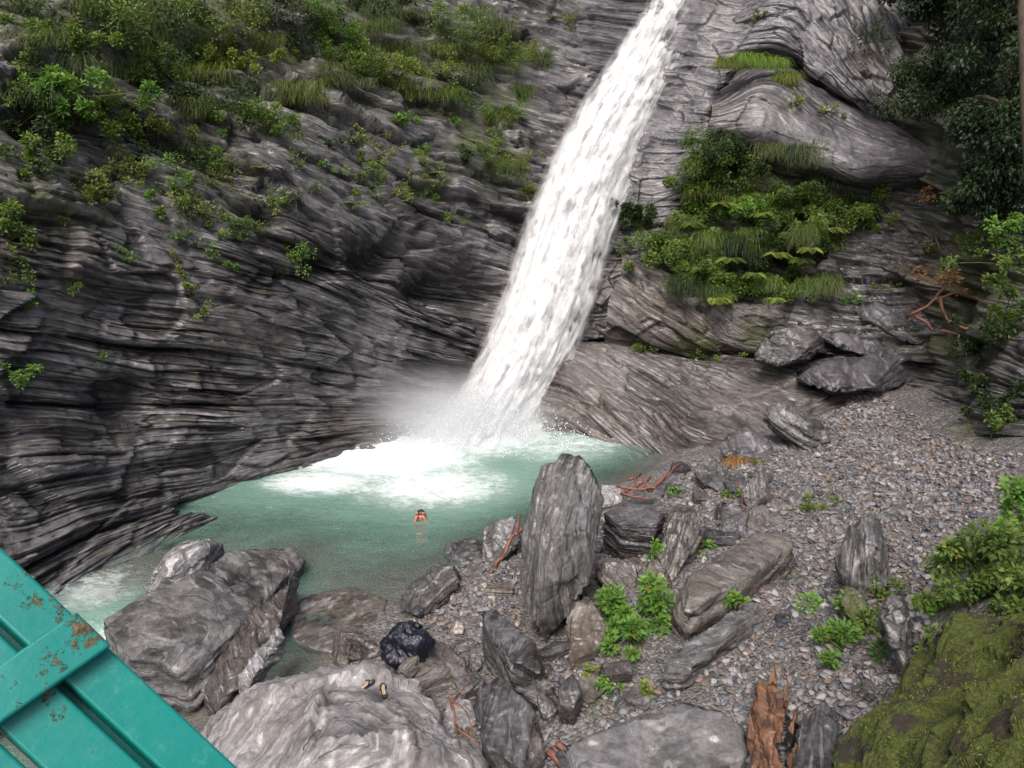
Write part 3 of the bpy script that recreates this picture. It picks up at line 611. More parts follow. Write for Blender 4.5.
B([(352, 433), (358, 428), (368, 428), (372, 436), (366, 444), (354, 444)], 19.2, .3, 'small dark rock at the foot of the left cliff in the foam', 'darkrock', lean=.8, auto=False)
B([(745, 533), (752, 500), (772, 508), (790, 520), (770, 530)], 12.7, .2, 'flat broken rock above the long brownish boulder', 'tanrock', lean=1.5)
B([(640, 578), (655, 556), (668, 568), (676, 590), (660, 604), (645, 598)], 12.5, .4, 'small brown rock behind the bright shrub', 'tanrock', lean=1.0)
B([(618, 500), (640, 486), (668, 478), (664, 500), (640, 512)], 14.1, .3, 'flat grey rock behind the shiny topped boulder', 'boulder', lean=1.6)
B([(724, 478), (740, 470), (750, 478), (748, 492), (730, 496)], 14.3, .2, 'small grey rock by the dry reddish grass', 'darkrock', lean=1.4)
B([(872, 512), (905, 500), (916, 508), (900, 520), (880, 524)], 12.6, .15, 'flat grey stone just behind the upright dark stone', 'boulder', lean=2, name='stone', cat='stone')
B([(468, 655), (478, 652), (486, 662), (476, 672), (468, 668)], 11.0, .2, 'small wedge of rock between the tan rock and the dark slab', 'darkrock', lean=1.0, name='stone', cat='stone')
B([(536, 690), (552, 684), (560, 700), (552, 722), (538, 716)], 9.9, .3, 'black stone jammed beside the narrow standing stone', 'darkrock', lean=1.0)

def block(top, z, thick, label, mat='boulder', lean_=(0, 0), name='boulder', **kw):
    """slab given by its top face (px, py[, height above z]); sides drop by thick"""
    pts = []
    for p in top:
        q = G(p[0], p[1], z+(p[2] if len(p) > 2 else 0)); pts += [q, q+Vector((lean_[0], lean_[1], -thick))]
    block.n += 1; kw.setdefault('rough', .55); kw.setdefault('cuts', 7); kw.setdefault('amp', .7)
    return rockobj(name, pts, M[mat], seed=700+block.n*11, label=label, **kw)
block.n = 0
K = block
K([(482, 613, .1), (491, 606, .12), (550, 654), (546, 664), (512, 663), (485, 630)], 1.0, .62, 'dark angular boulder with sharp edges propped on the leaning slab', 'darkrock', bed=(.5, -.3, .8), pale=[(tuple(G(515, 640, 1.0)), .3, .7)])
K([(473, 668, .35), (500, 672, .35), (532, 706, .15), (549, 764, -.1), (530, 778, -.1), (486, 745, .05)], .55, .7, 'long wet grey slab leaning steeply below the dark angular boulder', 'darkrock', bed=(.7, -.3, .6), pale=[(tuple(G(505, 715, .6)), .35, .5)], brown=[(tuple(G(540, 740, .5)), .25, .7)])
K([(661, 668), (677, 650, .02), (750, 597, .15), (762, 601, .15), (764, 614, .12), (712, 652), (684, 672, -.03)], 1.22, .3, 'long grey flat slab lying like a log across the gravel', 'boulder', bed=(-.1, .2, 1), amp=1.0)
K([(558, 745), (588, 722, .05), (650, 709, .1), (712, 701, .15), (742, 728, .1), (752, 775), (700, 800, -.1), (570, 800, -.1)], 1.12, .8, 'broad blue grey layered boulder at the bottom centre', 'boulder', bed=(0, -.25, 1), amp=1.5, pale=[(tuple(G(650, 740, 1.2)), .8, .4)])
K([(670, 586), (700, 560), (748, 531, .1), (792, 527, .15), (803, 540, .12), (768, 564, .05), (724, 592), (690, 606, -.05)], 1.45, .75, 'long brownish boulder lying diagonally above the log shaped slab', 'tanrock', bed=(-.2, -.3, .9), pale=[(tuple(G(760, 545, 1.5)), .6, .3)])
K([(604, 512), (623, 496, .05), (656, 495, .05), (669, 511), (655, 528, -.08), (622, 526, -.06)], 1.25, .85, 'dark blocky boulder with a shiny flat top beside the tall slab', 'darkrock', lean_=(0, .1), bed=(.1, -.3, 1), pale=[(tuple(G(635, 508, 1.3)), .3, .7)])
K([(560, 680), (576, 671, .05), (582, 686), (574, 704, -.1), (558, 700, -.08)], .95, .6, 'narrow dark stone standing left of the small sandy patch', 'darkrock', bed=(.5, -.3, .6))
K([(803, 716), (829, 690, .1), (840, 702, .1), (838, 760), (812, 790, -.1), (794, 760, -.1)], 1.75, .7, 'dark grey boulder right of the splintered orange log', 'darkrock', bed=(.5, -.4, .7))

K([(292, 600), (340, 580), (388, 596), (380, 636), (335, 652), (285, 645)], .04, .4, 'low brown rock shelf just under the shallow water', 'tanrock', bed=(.1, -.1, 1), amp=1.2)
K([(96, 622, -.1), (140, 596), (190, 574, .05), (238, 551), (294, 548, -.05), (303, 560, -.1), (210, 655, .05), (186, 668), (128, 655, -.05)], .34, .75, 'big sloping grey slab with white streaks behind the railing', 'boulder', bed=(-.15, -.2, 1), amp=1.1, rough=.4, cuts=4, pale=[(tuple(G(170, 600, .4)), .9, .2)])

fr_ = random.Random(17)
for i, (px, py) in enumerate([(590, 600), (612, 610), (640, 545), (690, 545), (500, 590), (520, 655), (556, 655), (590, 690), (615, 680), (640, 700), (560, 600), (700, 500), (655, 520), (720, 540), (470, 690), (500, 700), (420, 715), (455, 680), (680, 470), (760, 480), (535, 700), (735, 520)]):
    g_ = G(px, py, .6); zz = gz(g_.x, g_.y); g_ = G(px, py, zz); zz = gz(g_.x, g_.y); g_.z = zz; a_ = fr_.uniform(0, 3.14); l_, w_, h_ = fr_.uniform(.14, .34), fr_.uniform(.1, .2), fr_.uniform(.08, .25)
    Mx = Matrix.Rotation(a_, 3, 'Z')@Matrix.Rotation(fr_.uniform(-.5, .5), 3, 'X')
    rockobj('boulder', [g_+Mx@Vector((x*l_*fr_.uniform(.7, 1.1), y*w_*fr_.uniform(.7, 1.1), z*h_)) for x in (-1, 1) for y in (-1, 1) for z in (-1, 1)], M[fr_.choice(['boulder', 'darkrock', 'tanrock'])], bed=tuple(Mx@Vector((0, 0, 1))), seed=1500+i, rough=.5, cuts=4, amp=.6, label='angular slate block wedged between the bigger boulders of the pile', group='small blocks wedged in the boulder pile')

# loose stones, individuals of one kind
def inpoly(px, py, poly):
    r = np.zeros(len(px), bool); j = len(poly)-1
    for i in range(len(poly)):
        xi, yi = poly[i]; xj, yj = poly[j]
        r ^= ((yi > py) != (yj > py)) & (px < (xj-xi)*(py-yi)/(yj-yi+1e-9)+xi); j = i
    return r
protos = []
def stone_mesh(seed):
    rg = random.Random(seed)
    pts = [Vector((rg.uniform(-1, 1), rg.uniform(-.75, .75), rg.uniform(-.35, .35))) for _ in range(14)]
    o = rockobj('stone', [p*.12 for p in pts], M['boulder' if seed % 2 else 'darkrock'], size=.15, amp=.5, lump=.012, seed=seed, label='x', cat='stone')
    me = o.data; bpy.data.objects.remove(o); return me
sm = [stone_mesh(s) for s in range(6)]
rg = random.Random(5)
spoly = [(700, 500), (800, 470), (900, 400), (960, 400), (980, 500), (900, 560), (860, 680), (830, 740), (700, 735), (640, 710), (560, 700), (520, 640), (600, 620), (720, 600), (800, 560)]
cnt = 0
while cnt < 60:
    px, py = rg.uniform(400, 1000), rg.uniform(400, 760)
    if not inpoly(np.array([px]), np.array([py]), spoly)[0] and not (430 < px < 520 and 585 < py < 650): continue
    p = G(px, py, 1.0 if px > 640 else .4); z = gz(p.x, p.y)
    p = G(px, py, z); z = gz(p.x, p.y)
    o = bpy.data.objects.new('stone', sm[cnt % 6]); C.objects.link(o)
    s = rg.uniform(.45, 1.1); o.scale = (s, s, s*rg.uniform(.7, 1.2)); o.location = (p.x, p.y, z-.02); o.rotation_euler = (rg.uniform(-.3, .3), rg.uniform(-.3, .3), rg.uniform(0, 6.28))
    tag(o, 'loose angular slate stone lying among the smaller pebbles of the bank', 'stone', 'loose slate stones on the gravel bank'); cnt += 1

# ------------------------------------------------------------------ gravel pebbles (one mass)
bm = bmesh.new(); bmesh.ops.create_icosphere(bm, subdivisions=2, radius=1)
IV = np.array([v.co[:] for v in bm.verts]); IF = np.array([[v.index for v in f.verts] for f in bm.faces]); bm.free()
def pebbles(name, poly, n, rmin, rmax, seed, x0, x1, y0, y1, sink=.25, dens=None):
    r = np.random.default_rng(seed)
    x = r.uniform(x0, x1, n*6); y = r.uniform(y0, y1, n*6); z = tz(x, y)
    pr = project(np.stack([x, y, z], -1)); ok = inpoly(pr[:, 0], pr[:, 1], poly)
    mud = fbm(x*.8, y*.8, 0, 33, 4); near = sstep(13.5, 11, y+.0*x)*sstep(6, 3, x)
    ok &= ~((mud > .05) & (r.random(len(x)) < .85*near))
    x, y, z = x[ok][:n], y[ok][:n], z[ok][:n]; n = len(x)
    rad = rmin+(rmax-rmin)*r.random(n)**2.8
    var = r.integers(0, 12, n)
    shapes = []
    for k in range(12):
        v = IV.copy(); v *= (1+.38*noise(v[:, 0]*1.4+k*5, v[:, 1]*1.4, v[:, 2]*1.4, 90+k))[:, None]
        for _ in range(4):      # knock flats
            d = r.normal(size=3); d /= np.linalg.norm(d); c = r.uniform(.45, .8); e = v@d; v = v-np.where(e > c, e-c, 0)[:, None]*d
        shapes.append(v*np.array([1, r.uniform(.55, .9), r.uniform(.3, .6)]))
    shapes = np.array(shapes)[var]*rad[:, None, None]
    a = r.uniform(0, 2*PI, n); tx = r.normal(0, .25, n); ty = r.normal(0, .25, n)
    ca, sa = np.cos(a), np.sin(a)
    vx = shapes[..., 0]*ca[:, None]-shapes[..., 1]*sa[:, None]; vy = shapes[..., 0]*sa[:, None]+shapes[..., 1]*ca[:, None]
    vz = shapes[..., 2]+vx*tx[:, None]+vy*ty[:, None]
    V = np.stack([vx+x[:, None], vy+y[:, None], vz+(z+rad*sink)[:, None]], -1).reshape(-1, 3)
    Fc = (IF[None]+(np.arange(n)*len(IV))[:, None, None]).reshape(-1, 3)
    me = raw_mesh(name, V, Fc, 3); attr(me, 'tint', np.repeat(np.clip(r.random(n), 0, 1), len(IV)))
    o = link(name, me, M['pebble'], smooth=False); return o
gp = [(640, 500), (690, 462), (740, 452), (800, 440), (830, 395), (880, 375), (940, 362), (1000, 380), (1024, 440), (1010, 500), (940, 540), (930, 620), (900, 700), (880, 850), (640, 850), (480, 850), (440, 690), (400, 640), (440, 570), (520, 540)]
o = pebbles('gravel', gp, 27000, .015, .078, 5, -2.5, 9.5, 6.2, 20.5); tag(o, 'grey and brown slate pebbles covering the sloping bank', 'gravel', kind='stuff')

# ------------------------------------------------------------------ water
def watermat():
    m, nt, b, out = newmat('pool_water'); k = NB(nt)
    pos = k.n('ShaderNodeNewGeometry').outputs['Position']
    foam = k.attr('foam').outputs['Fac']; dep = k.attr('depth').outputs['Fac']
    n = k.noise(k.mapp(pos, (1.2, 2.2, 1)), 1.6, 8, .7, .8); n2 = k.noise(k.mapp(pos, (1, 1.8, 1), (3, 1, 0)), 5, 7, .72, .5)
    f = k.math('ADD', foam, k.math('MULTIPLY', k.math('SUBTRACT', n, .5), 1.5))
    f = k.math('ADD', f, k.math('MULTIPLY', k.math('SUBTRACT', n2, .5), 1.1))
    f = k.math('MULTIPLY', k.ramp(f, [(.08, 0), (.4, .38), (1.0, 1)]), k.ramp(foam, [(.02, 0), (.15, 1)]))
    flecks = k.math('MULTIPLY', k.ramp(k.noise(k.mapp(pos, (1, 2.5, 1)), 6, 5, .65, .6), [(.60, 0), (.72, 1)]), .28)
    f = k.math('MAXIMUM', f, flecks)
    big = k.noise(pos, .5, 4, .6)
    c = k.mix(big, (.095, .195, .155), (.155, .285, .235))
    c = k.mix(k.math('MULTIPLY', n2, .6), c, (.19, .29, .245))
    haze = k.ramp(foam, [(0, 0), (.55, .95)])
    c = k.mix(haze, c, (.45, .55, .53))
    c = k.mix(f, c, (.86, .9, .9))
    k.l(c, b.inputs['Base Color']); k.l(k.mix(f, .1, .75), b.inputs['Roughness']); b.inputs['IOR'].default_value = 1.33
    al = k.ramp(dep, [(0, .05), (.15, .18), (.35, .5), (.6, .88), (.9, 1)])
    al = k.math('MAXIMUM', al, f)
    k.l(al, b.inputs['Alpha'])
    h = k.math('ADD', k.math('MULTIPLY', k.noise(k.mapp(pos, (1, 2, 1)), 3, 6, .65, .4), 1.0), k.math('MULTIPLY', k.noise(k.mapp(pos, (1, 2.2, 1)), 11, 4, .6), .35))
    k.l(k.bump(h, .7, .09), b.inputs['Normal']); return m
M['water'] = watermat()
wx = np.arange(-10.5, 5.2, .06); wy = np.arange(7, 22.5, .06); WX, WY = np.meshgrid(wx, wy)
bed = np.concatenate([tz(a, b_) for a, b_ in zip(np.array_split(WX.ravel(), 8), np.array_split(WY.ravel(), 8))]).reshape(WX.shape)
# outlet: the sheet tips over beyond the sill at the left front
A_, B_ = G(150, 600, 0), G(60, 580, 0)
e = (WX-A_.x)*.25 + (A_.y-WY)*.97 + 0.0
e = e - .9*sstep(-5.6, -4.0, WX)*1.0 - 3*sstep(-4.6, -3.4, WX)
fallz = -1.1*sstep(0.0, 1.7, e)
cen = G(478, 425, 0); q = np.sqrt(((WX-cen.x)/2.2)**2+((WY-cen.y)/1.9)**2)
fm = sstep(1.35, .2, q)
c2 = G(385, 455, 0); fm = np.maximum(fm, sstep(1.5, .0, np.sqrt(((WX-c2.x)/2.2)**2+((WY-c2.y)/1.3)**2))*1.1)
c3 = G(320, 482, 0); fm = np.maximum(fm, sstep(1.5, .0, np.sqrt(((WX-c3.x)/1.2)**2+((WY-c3.y)/.6)**2))*.8)
c4 = G(560, 445, 0); fm = np.maximum(fm, sstep(1.4, .0, np.sqrt(((WX-c4.x)/1.9)**2+((WY-c4.y)/1.0)**2))*.32)
c5 = G(430, 485, 0); fm = np.maximum(fm, sstep(1.5, .0, np.sqrt(((WX-c5.x)/1.7)**2+((WY-c5.y)/1.0)**2))*.62)
fm = np.maximum(fm, sstep(.05, .35, -fallz)*sstep(1.0, .6, -fallz)*.5)
c6 = G(95, 585, 0); fm = np.maximum(fm, sstep(1.3, 0, np.sqrt(((WX-c6.x)/.9)**2+((WY-c6.y)/.8)**2))*.5)
WZ = fallz + .05*fbm(WX*1.1, WY*1.6, 0, 71, 4)*(.35+2.2*fm) + .12*np.clip(fm-.4, 0, 1)*fbm(WX*2.4, WY*2.4, 3, 75, 3)
WZ = WZ + .35*sstep(.9, 0, q)*(1+.6*fbm(WX*1.6, WY*1.6, 1, 79, 4)) + .10*np.clip(fm-.3, 0, 1)*facets(np.stack([WX.ravel(), WY.ravel(), 0*WX.ravel()], -1), .5, 9).reshape(WX.shape)
WV = np.stack([WX, WY, WZ], -1).reshape(-1, 3)
me = raw_mesh('pool_water', WV, grid_faces(len(wx), len(wy)), 4)
attr(me, 'foam', fm.ravel()); attr(me, 'depth', np.clip((WZ-bed).ravel(), 0, 3))
tag(link('pool_water', me, M['water']), 'green plunge pool with white foam', 'water', kind='structure')

def fallmat(name, dens, sx=9, sy=.9, sid=0.0):
    m, nt, b, out = newmat(name); k = NB(nt)
    uv = k.attr('flow').outputs['Vector']; edge = k.attr('edge').outputs['Fac']
    n1 = k.noise(k.mapp(uv, (sx, sy, 1), (sid, sid*3, 0)), 1, 8, .65, .6)
    n2 = k.noise(k.mapp(uv, (sx*2.4, sy*1.6, 1), (sid, 5, 0)), 1, 8, .75, .2)
    n3 = k.noise(k.mapp(uv, (2.6, .4, 1), (sid, 9, 0)), 1, 6, .6, .2)
    v = k.math('ADD', k.math('MULTIPLY', n1, .48), k.math('ADD', k.math('MULTIPLY', n2, .12), k.math('MULTIPLY', n3, .40)))
    a = k.math('ADD', k.math('MULTIPLY', k.math('SUBTRACT', v, .5), 3.4), k.math('SUBTRACT', k.math('MULTIPLY', edge, 1.9), dens))
    a = k.ramp(a, [(0, 0), (.9, 1)])
    a = k.math('MULTIPLY', a, k.ramp(edge, [(0.02, 0), (.3, 1)]))
    col = k.mix(k.ramp(v, [(.34, 0), (.52, 1)]), (.91, .925, .94), (.97, .975, .98))
    k.l(col, b.inputs['Base Color']); b.inputs['Roughness'].default_value = .6
    tr = k.n('ShaderNodeBsdfTranslucent'); k.l(col, tr.inputs[0])
    mx = k.n('ShaderNodeMixShader'); mx.inputs[0].default_value = .5; k.l(b.outputs[0], mx.inputs[1]); k.l(tr.outputs[0], mx.inputs[2])
    tp = k.n('ShaderNodeBsdfTransparent'); m2 = k.n('ShaderNodeMixShader'); k.l(a, m2.inputs[0]); k.l(tp.outputs[0], m2.inputs[1]); k.l(mx.outputs[0], m2.inputs[2])
    k.l(m2.outputs[0], out.inputs[0])
    k.l(k.bump(n1, .3, .08), b.inputs['Normal'])
    return m
fl = [(-120, 655, 745, 25.0), (-50, 655, 728, 23.9), (0, 648, 710, 23.2), (50, 618, 690, 22.8), (100, 585, 666, 22.4), (150, 558, 645, 22.0), (200, 536, 626, 21.6), (250, 518, 607, 21.3), (300, 502, 592, 20.95), (350, 482, 574, 20.6), (390, 462, 554, 20.45), (420, 436, 540, 20.2), (445, 412, 540, 19.8)]
def fall_sheet(name, off, grow, dens, seed, mat, sx=9, bulge=.5, data=fl, nu=90, nv=330, label=None, soft=1.0, jit=.16):
    R = []
    for y, a, b, d in data:
        c = (a+b)/2; hw = (b-a)/2*grow
        R.append([tuple(P(c+hw*u, y, d-off-bulge*(1-u*u)+.25)) for u in (-1, -.6, -.2, .2, .6, 1)])
    V = catmull(catmull(np.array(R), nv, 0), nu, 1)
    dv = np.gradient(V, axis=0); ln = np.cumsum(np.linalg.norm(dv, axis=2).mean(1))
    uu = np.linspace(-1, 1, nu)[None, :]+np.zeros((nv, 1)); vv = ln[:, None]+np.zeros((1, nu))
    wid = np.linalg.norm(V[:, -1]-V[:, 0], axis=1)[:, None]
    tt = uu*wid/2
    D = jit*fbm(tt*1.6, vv*.35, seed, seed, 4)+jit*.4*fbm(tt*6, vv*1.0, seed, seed+3, 3)
    V[..., 1] -= D
    edge = np.clip((1-np.abs(uu))*1.35*soft, 0, 1)
    edge = edge*np.clip(1-.8*np.abs(fbm(tt*2.4, vv*1.1, 1, seed+5, 5))-.2*fbm(tt*7, vv*3, 2, seed+6, 3), 0, 1.2)
    me = raw_mesh(name, V.reshape(-1, 3), grid_faces(nu, nv), 4)
    attr(me, 'flow', np.stack([tt, vv*.55, 0*tt], -1).reshape(-1, 3), 'FLOAT_VECTOR'); attr(me, 'edge', edge)
    return link(name, me, mat)
wroot = empty('waterfall', P(495, 420, 20.4), 'tall white waterfall leaning left as it drops into the pool', 'waterfall'); wroot['kind'] = 'structure'
def to_parent(o, p):
    o.parent = p; o.matrix_parent_inverse = Matrix.Translation(-Vector(p.location)); return o
to_parent(fall_sheet('water_sheet', 0, 1.14, 0, 3, fallmat('fall_core', -.45, 7, .4), jit=.14), wroot)
to_parent(fall_sheet('water_sheet', .22, 1.28, 0, 9, fallmat('fall_mid', .6, 9, .45, 3.3), bulge=.6, jit=.26), wroot)
to_parent(fall_sheet('spray_sheet', .45, 1.6, 0, 15, fallmat('fall_spray', 1.0, 6, .6, 8.1), bulge=.7, jit=.3, soft=.7), wroot)
# thin veil on the slab right of the fall, and trickles lower right
veil = [(-60, 705, 790, 22.75), (0, 690, 765, 22.35), (50, 672, 742, 22.05), (100, 655, 718, 21.75), (150, 632, 702, 21.6), (200, 615, 682, 21.5), (240, 600, 660, 21.5)]
o = fall_sheet('side_veil', .12, 1.0, 0, 21, fallmat('veil', 1.95, 16, .9, 2.0), bulge=.15, data=veil, nv=150, jit=.05); o['kind'] = 'structure'; to_parent(o, wroot); del o['kind']
tr1 = [(270, 596, 606, 21.55), (310, 590, 602, 21.2), (345, 586, 598, 20.9), (375, 594, 606, 20.3), (405, 598, 610, 19.8)]
to_parent(fall_sheet('trickle', .1, 2.2, 0, 27, fallmat('trickle', 2.0, 45, .5, 1), bulge=.08, data=tr1, nu=10, nv=80, jit=.05), wroot)
tr2 = [(365, 668, 678, 20.6), (395, 680, 690, 19.7), (425, 682, 692, 19.0), (450, 684, 694, 18.3), (470, 684, 696, 17.8)]
to_parent(fall_sheet('trickle', .2, 1.9, 0, 29, fallmat('trickle_b', 2.0, 45, .5, 1), bulge=.06, data=tr2, nu=10, nv=80, jit=.05), wroot)

# mist at the foot
def mistmat():
    m = bpy.data.materials.new('mist'); m.use_nodes = True; nt = m.node_tree; nt.nodes.clear(); k = NB(nt)
    out = nt.nodes.new('ShaderNodeOutputMaterial'); v = nt.nodes.new('ShaderNodeVolumePrincipled')
    oc = k.n('ShaderNodeTexCoord').outputs['Object']
    L = k.n('ShaderNodeVectorMath', operation='LENGTH'); k.l(oc, L.inputs[0])
    g = k.ramp(L.outputs['Value'], [(.0, .8), (.3, .42), (.6, .12), (.85, .02), (1, 0)])
    n = k.ramp(k.noise(oc, 2.2, 3, .6), [(.3, .3), (.7, 1.4)])
    k.l(k.math('MULTIPLY', k.math('MULTIPLY', g, n), 4.2), v.inputs['Density'])
    v.inputs['Color'].default_value = (.97, .98, 1, 1); v.inputs['Anisotropy'].default_value = .2
    k.l(v.outputs[0], out.inputs['Volume']); return m
bm = bmesh.new(); bmesh.ops.create_icosphere(bm, subdivisions=3, radius=1)
me = bpy.data.meshes.new('mist'); bm.to_mesh(me); bm.free()
mist = link('mist', me, mistmat()); mist.location = P(448, 425, 19.6); mist.scale = (3.6, 1.9, 1.9); mist['kind'] = 'stuff'; mist['label'] = 'white spray haze at the foot of the waterfall'; mist['category'] = 'mist'

# thrown drops round the plunge point
rs = np.random.default_rng(31); nd_ = 5200
bm = bmesh.new(); bmesh.ops.create_icosphere(bm, subdivisions=1, radius=1); DV = np.array([v.co[:] for v in bm.verts]); DF = np.array([[v.index for v in f.verts] for f in bm.faces]); bm.free()
pc = np.array(P(478, 425, 19.9)); ang = rs.uniform(0, 2*PI, nd_); rad_ = np.abs(rs.normal(0, 1.1, nd_)); hh = np.abs(rs.normal(0, .55, nd_))*np.exp(-rad_*.45)
pp = np.stack([pc[0]+rad_*np.cos(ang)*1.25, pc[1]+rad_*np.sin(ang)*.6-.3, hh+.02], -1); sz = rs.uniform(.005, .016, nd_)
V = (DV[None]*sz[:, None, None]*np.array([1, 1, 1.7])+pp[:, None]).reshape(-1, 3); Fc = (DF[None]+(np.arange(nd_)*len(DV))[:, None, None]).reshape(-1, 3)
dm, dnt, db, dout = newmat('drops'); db.inputs['Base Color'].default_value = (.92, .95, .96, 1); db.inputs['Roughness'].default_value = .3
spl = link('splash', raw_mesh('splash', V, Fc, 3), dm); tag(spl, 'white drops thrown up where the waterfall hits the pool', 'splash', kind='stuff')

# ------------------------------------------------------------------ vegetation
SKIP = ('pool_water', 'water_sheet', 'spray_sheet', 'side_veil', 'trickle', 'side_jet', 'mist', 'splash', 'gravel', 'foliage', 'stem', 'frond', 'grass', 'dry_grass', 'crown')
DG = bpy.context.evaluated_depsgraph_get()
def surf_hit(px, py, default=20):
    o0 = Vector((0, 0, H)); dr = (P(px, py, 10)-o0).normalized(); o_ = o0
    for _ in range(25):
        hit, loc, nor, _i, ob, _m = bpy.context.scene.ray_cast(DG, o_, dr)
        if not hit: return P(px, py, default), Vector((0, -1, 0))
        if ob.name.split('.')[0] in SKIP: o_ = loc+dr*.004; continue
        if nor.dot(dr) > 0: nor = -nor
        return loc.copy(), nor.copy()
    return loc.copy(), Vector((0, -1, 0))
bpy.context.view_layer.update()

def unit(v): return v/(np.linalg.norm(v, axis=-1, keepdims=True)+1e-9)
def leaves_mesh(name, pos, dirs, up, ln, wd, tint, mat, droop=.25, parent=None):
    """each leaf: folded 2-quad blade (6 verts) from base along dir"""
    n = len(pos); d = unit(dirs); side = unit(np.cross(d, up)); nn = np.cross(side, d)
    ln = ln[:, None]; wd = wd[:, None]
    b = pos; m1 = pos+d*ln*.35+nn*ln*.04; m2 = pos+d*ln*.7-nn*ln*droop*.4; tip = pos+d*ln-nn*ln*droop
    V = np.stack([b, m1-side*wd*.5+nn*wd*.12, m2-side*wd*.38+nn*wd*.08, tip, m2+side*wd*.38+nn*wd*.08, m1+side*wd*.5+nn*wd*.12, m1, m2], 1).reshape(-1, 3)
    f = np.array([[0, 6, 1, 1], [0, 5, 6, 6]]); quads = np.array([[1, 6, 7, 2], [6, 5, 4, 7]]); tris = np.array([[0, 6, 1], [0, 5, 6], [2, 7, 3], [7, 4, 3]])
    off = (np.arange(n)*8)[:, None, None]
    tr = np.concatenate([tris, quads[:, [0, 1, 2]], quads[:, [0, 2, 3]]])
    Fc = (tr[None]+off).reshape(-1, 3)
    me = raw_mesh(name, V, Fc, 3); attr(me, 'tint', np.repeat(tint, 8))
    return link(name, me, mat, parent)
def sph(r, n):
    return unit(r.normal(size=(n, 3)))
def tube(bm, pts, r0, r1, seg=6):
    pts = [Vector(p) for p in pts]; rings = []
    for i, p in enumerate(pts):
        t = (pts[min(i+1, len(pts)-1)]-pts[max(i-1, 0)]).normalized(); a = t.orthogonal().normalized(); b = t.cross(a)
        r = r0+(r1-r0)*i/(len(pts)-1)
        rings.append([bm.verts.new(p+(a*math.cos(2*PI*k/seg)+b*math.sin(2*PI*k/seg))*r) for k in range(seg)])
    for i in range(len(rings)-1):
        # align
        for k in range(seg):
            try: bm.faces.new((rings[i][k], rings[i][(k+1) % seg], rings[i+1][(k+1) % seg], rings[i+1][k]))
            except ValueError: pass
    bm.faces.new(rings[0][::-1]); bm.faces.new(rings[-1])
def bm_obj(name, bm, mat, parent=None, smooth=True):
    me = bpy.data.meshes.new(name); bmesh.ops.recalc_face_normals(bm, faces=bm.faces); bm.to_mesh(me); bm.free(); return link(name, me, mat, parent, smooth)

def bush(px, py, w, h, label, mat='leaf_mid', n=500, leaf=.07, group=None, name='bush', cat='bush', seed=None, d=None, lobes=None, hang=0.0, off=None, flat=.6, stems=True, up=.3):
    """leafy clump; w,h are its half sizes in metres; sits on the surface at that pixel"""
    if off is None: off = .08+.38*w
    seed = seed if seed is not None else int(px*7+py*13); r = np.random.default_rng(seed)
    if d is None: p, nor = surf_hit(px, py)
    else: p, nor = P(px, py, d), Vector((0, -1, .3))
    nor = (nor+Vector((0, -.3, .2))).normalized()
    c = p+nor*off
    root = empty(name, p, label, cat, group)
    nl = lobes or max(5, int(6+w*10))
    lc = r.normal(size=(nl, 3))*np.array([w*.6, min(w, .5)*flat*.6, h*.5]); lr = r.uniform(.25, .6, nl)*min(w, h)*.9
    lc[:, 2] -= hang*np.abs(r.normal(size=nl))
    which = r.integers(0, nl, n); dd = sph(r, n); rr = r.random(n)**.4
    pos = lc[which]+dd*(lr[which]*rr)[:, None]*np.array([1, flat, .9])
    dirs = dd*np.array([1, 1, .6])+np.array([0, -.3, up-hang*.8])+r.normal(size=(n, 3))*.35
    upv = np.array([0, -.35, 1.0])+r.normal(size=(n, 3))*.35
    ln = leaf*r.uniform(.6, 1.3, n); wd = ln*r.uniform(.38, .6, n)
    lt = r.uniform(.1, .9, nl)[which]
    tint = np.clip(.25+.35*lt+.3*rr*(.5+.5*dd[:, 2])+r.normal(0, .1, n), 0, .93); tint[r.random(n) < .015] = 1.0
    q = np.array(c-p)
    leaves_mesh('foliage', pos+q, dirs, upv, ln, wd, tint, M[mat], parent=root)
    if stems:
        bm = bmesh.new()
        for k in range(min(nl, 10)):
            e = Vector(lc[k]+q); s = Vector((r.normal()*.05, r.normal()*.03+.05, -.05)); mid = (s+e)/2+Vector(r.normal(size=3)*.05*w)
            tube(bm, [s, mid, e], .012, .005, 4)
        bm_obj('stem', bm, M['stem'], root)
    return root
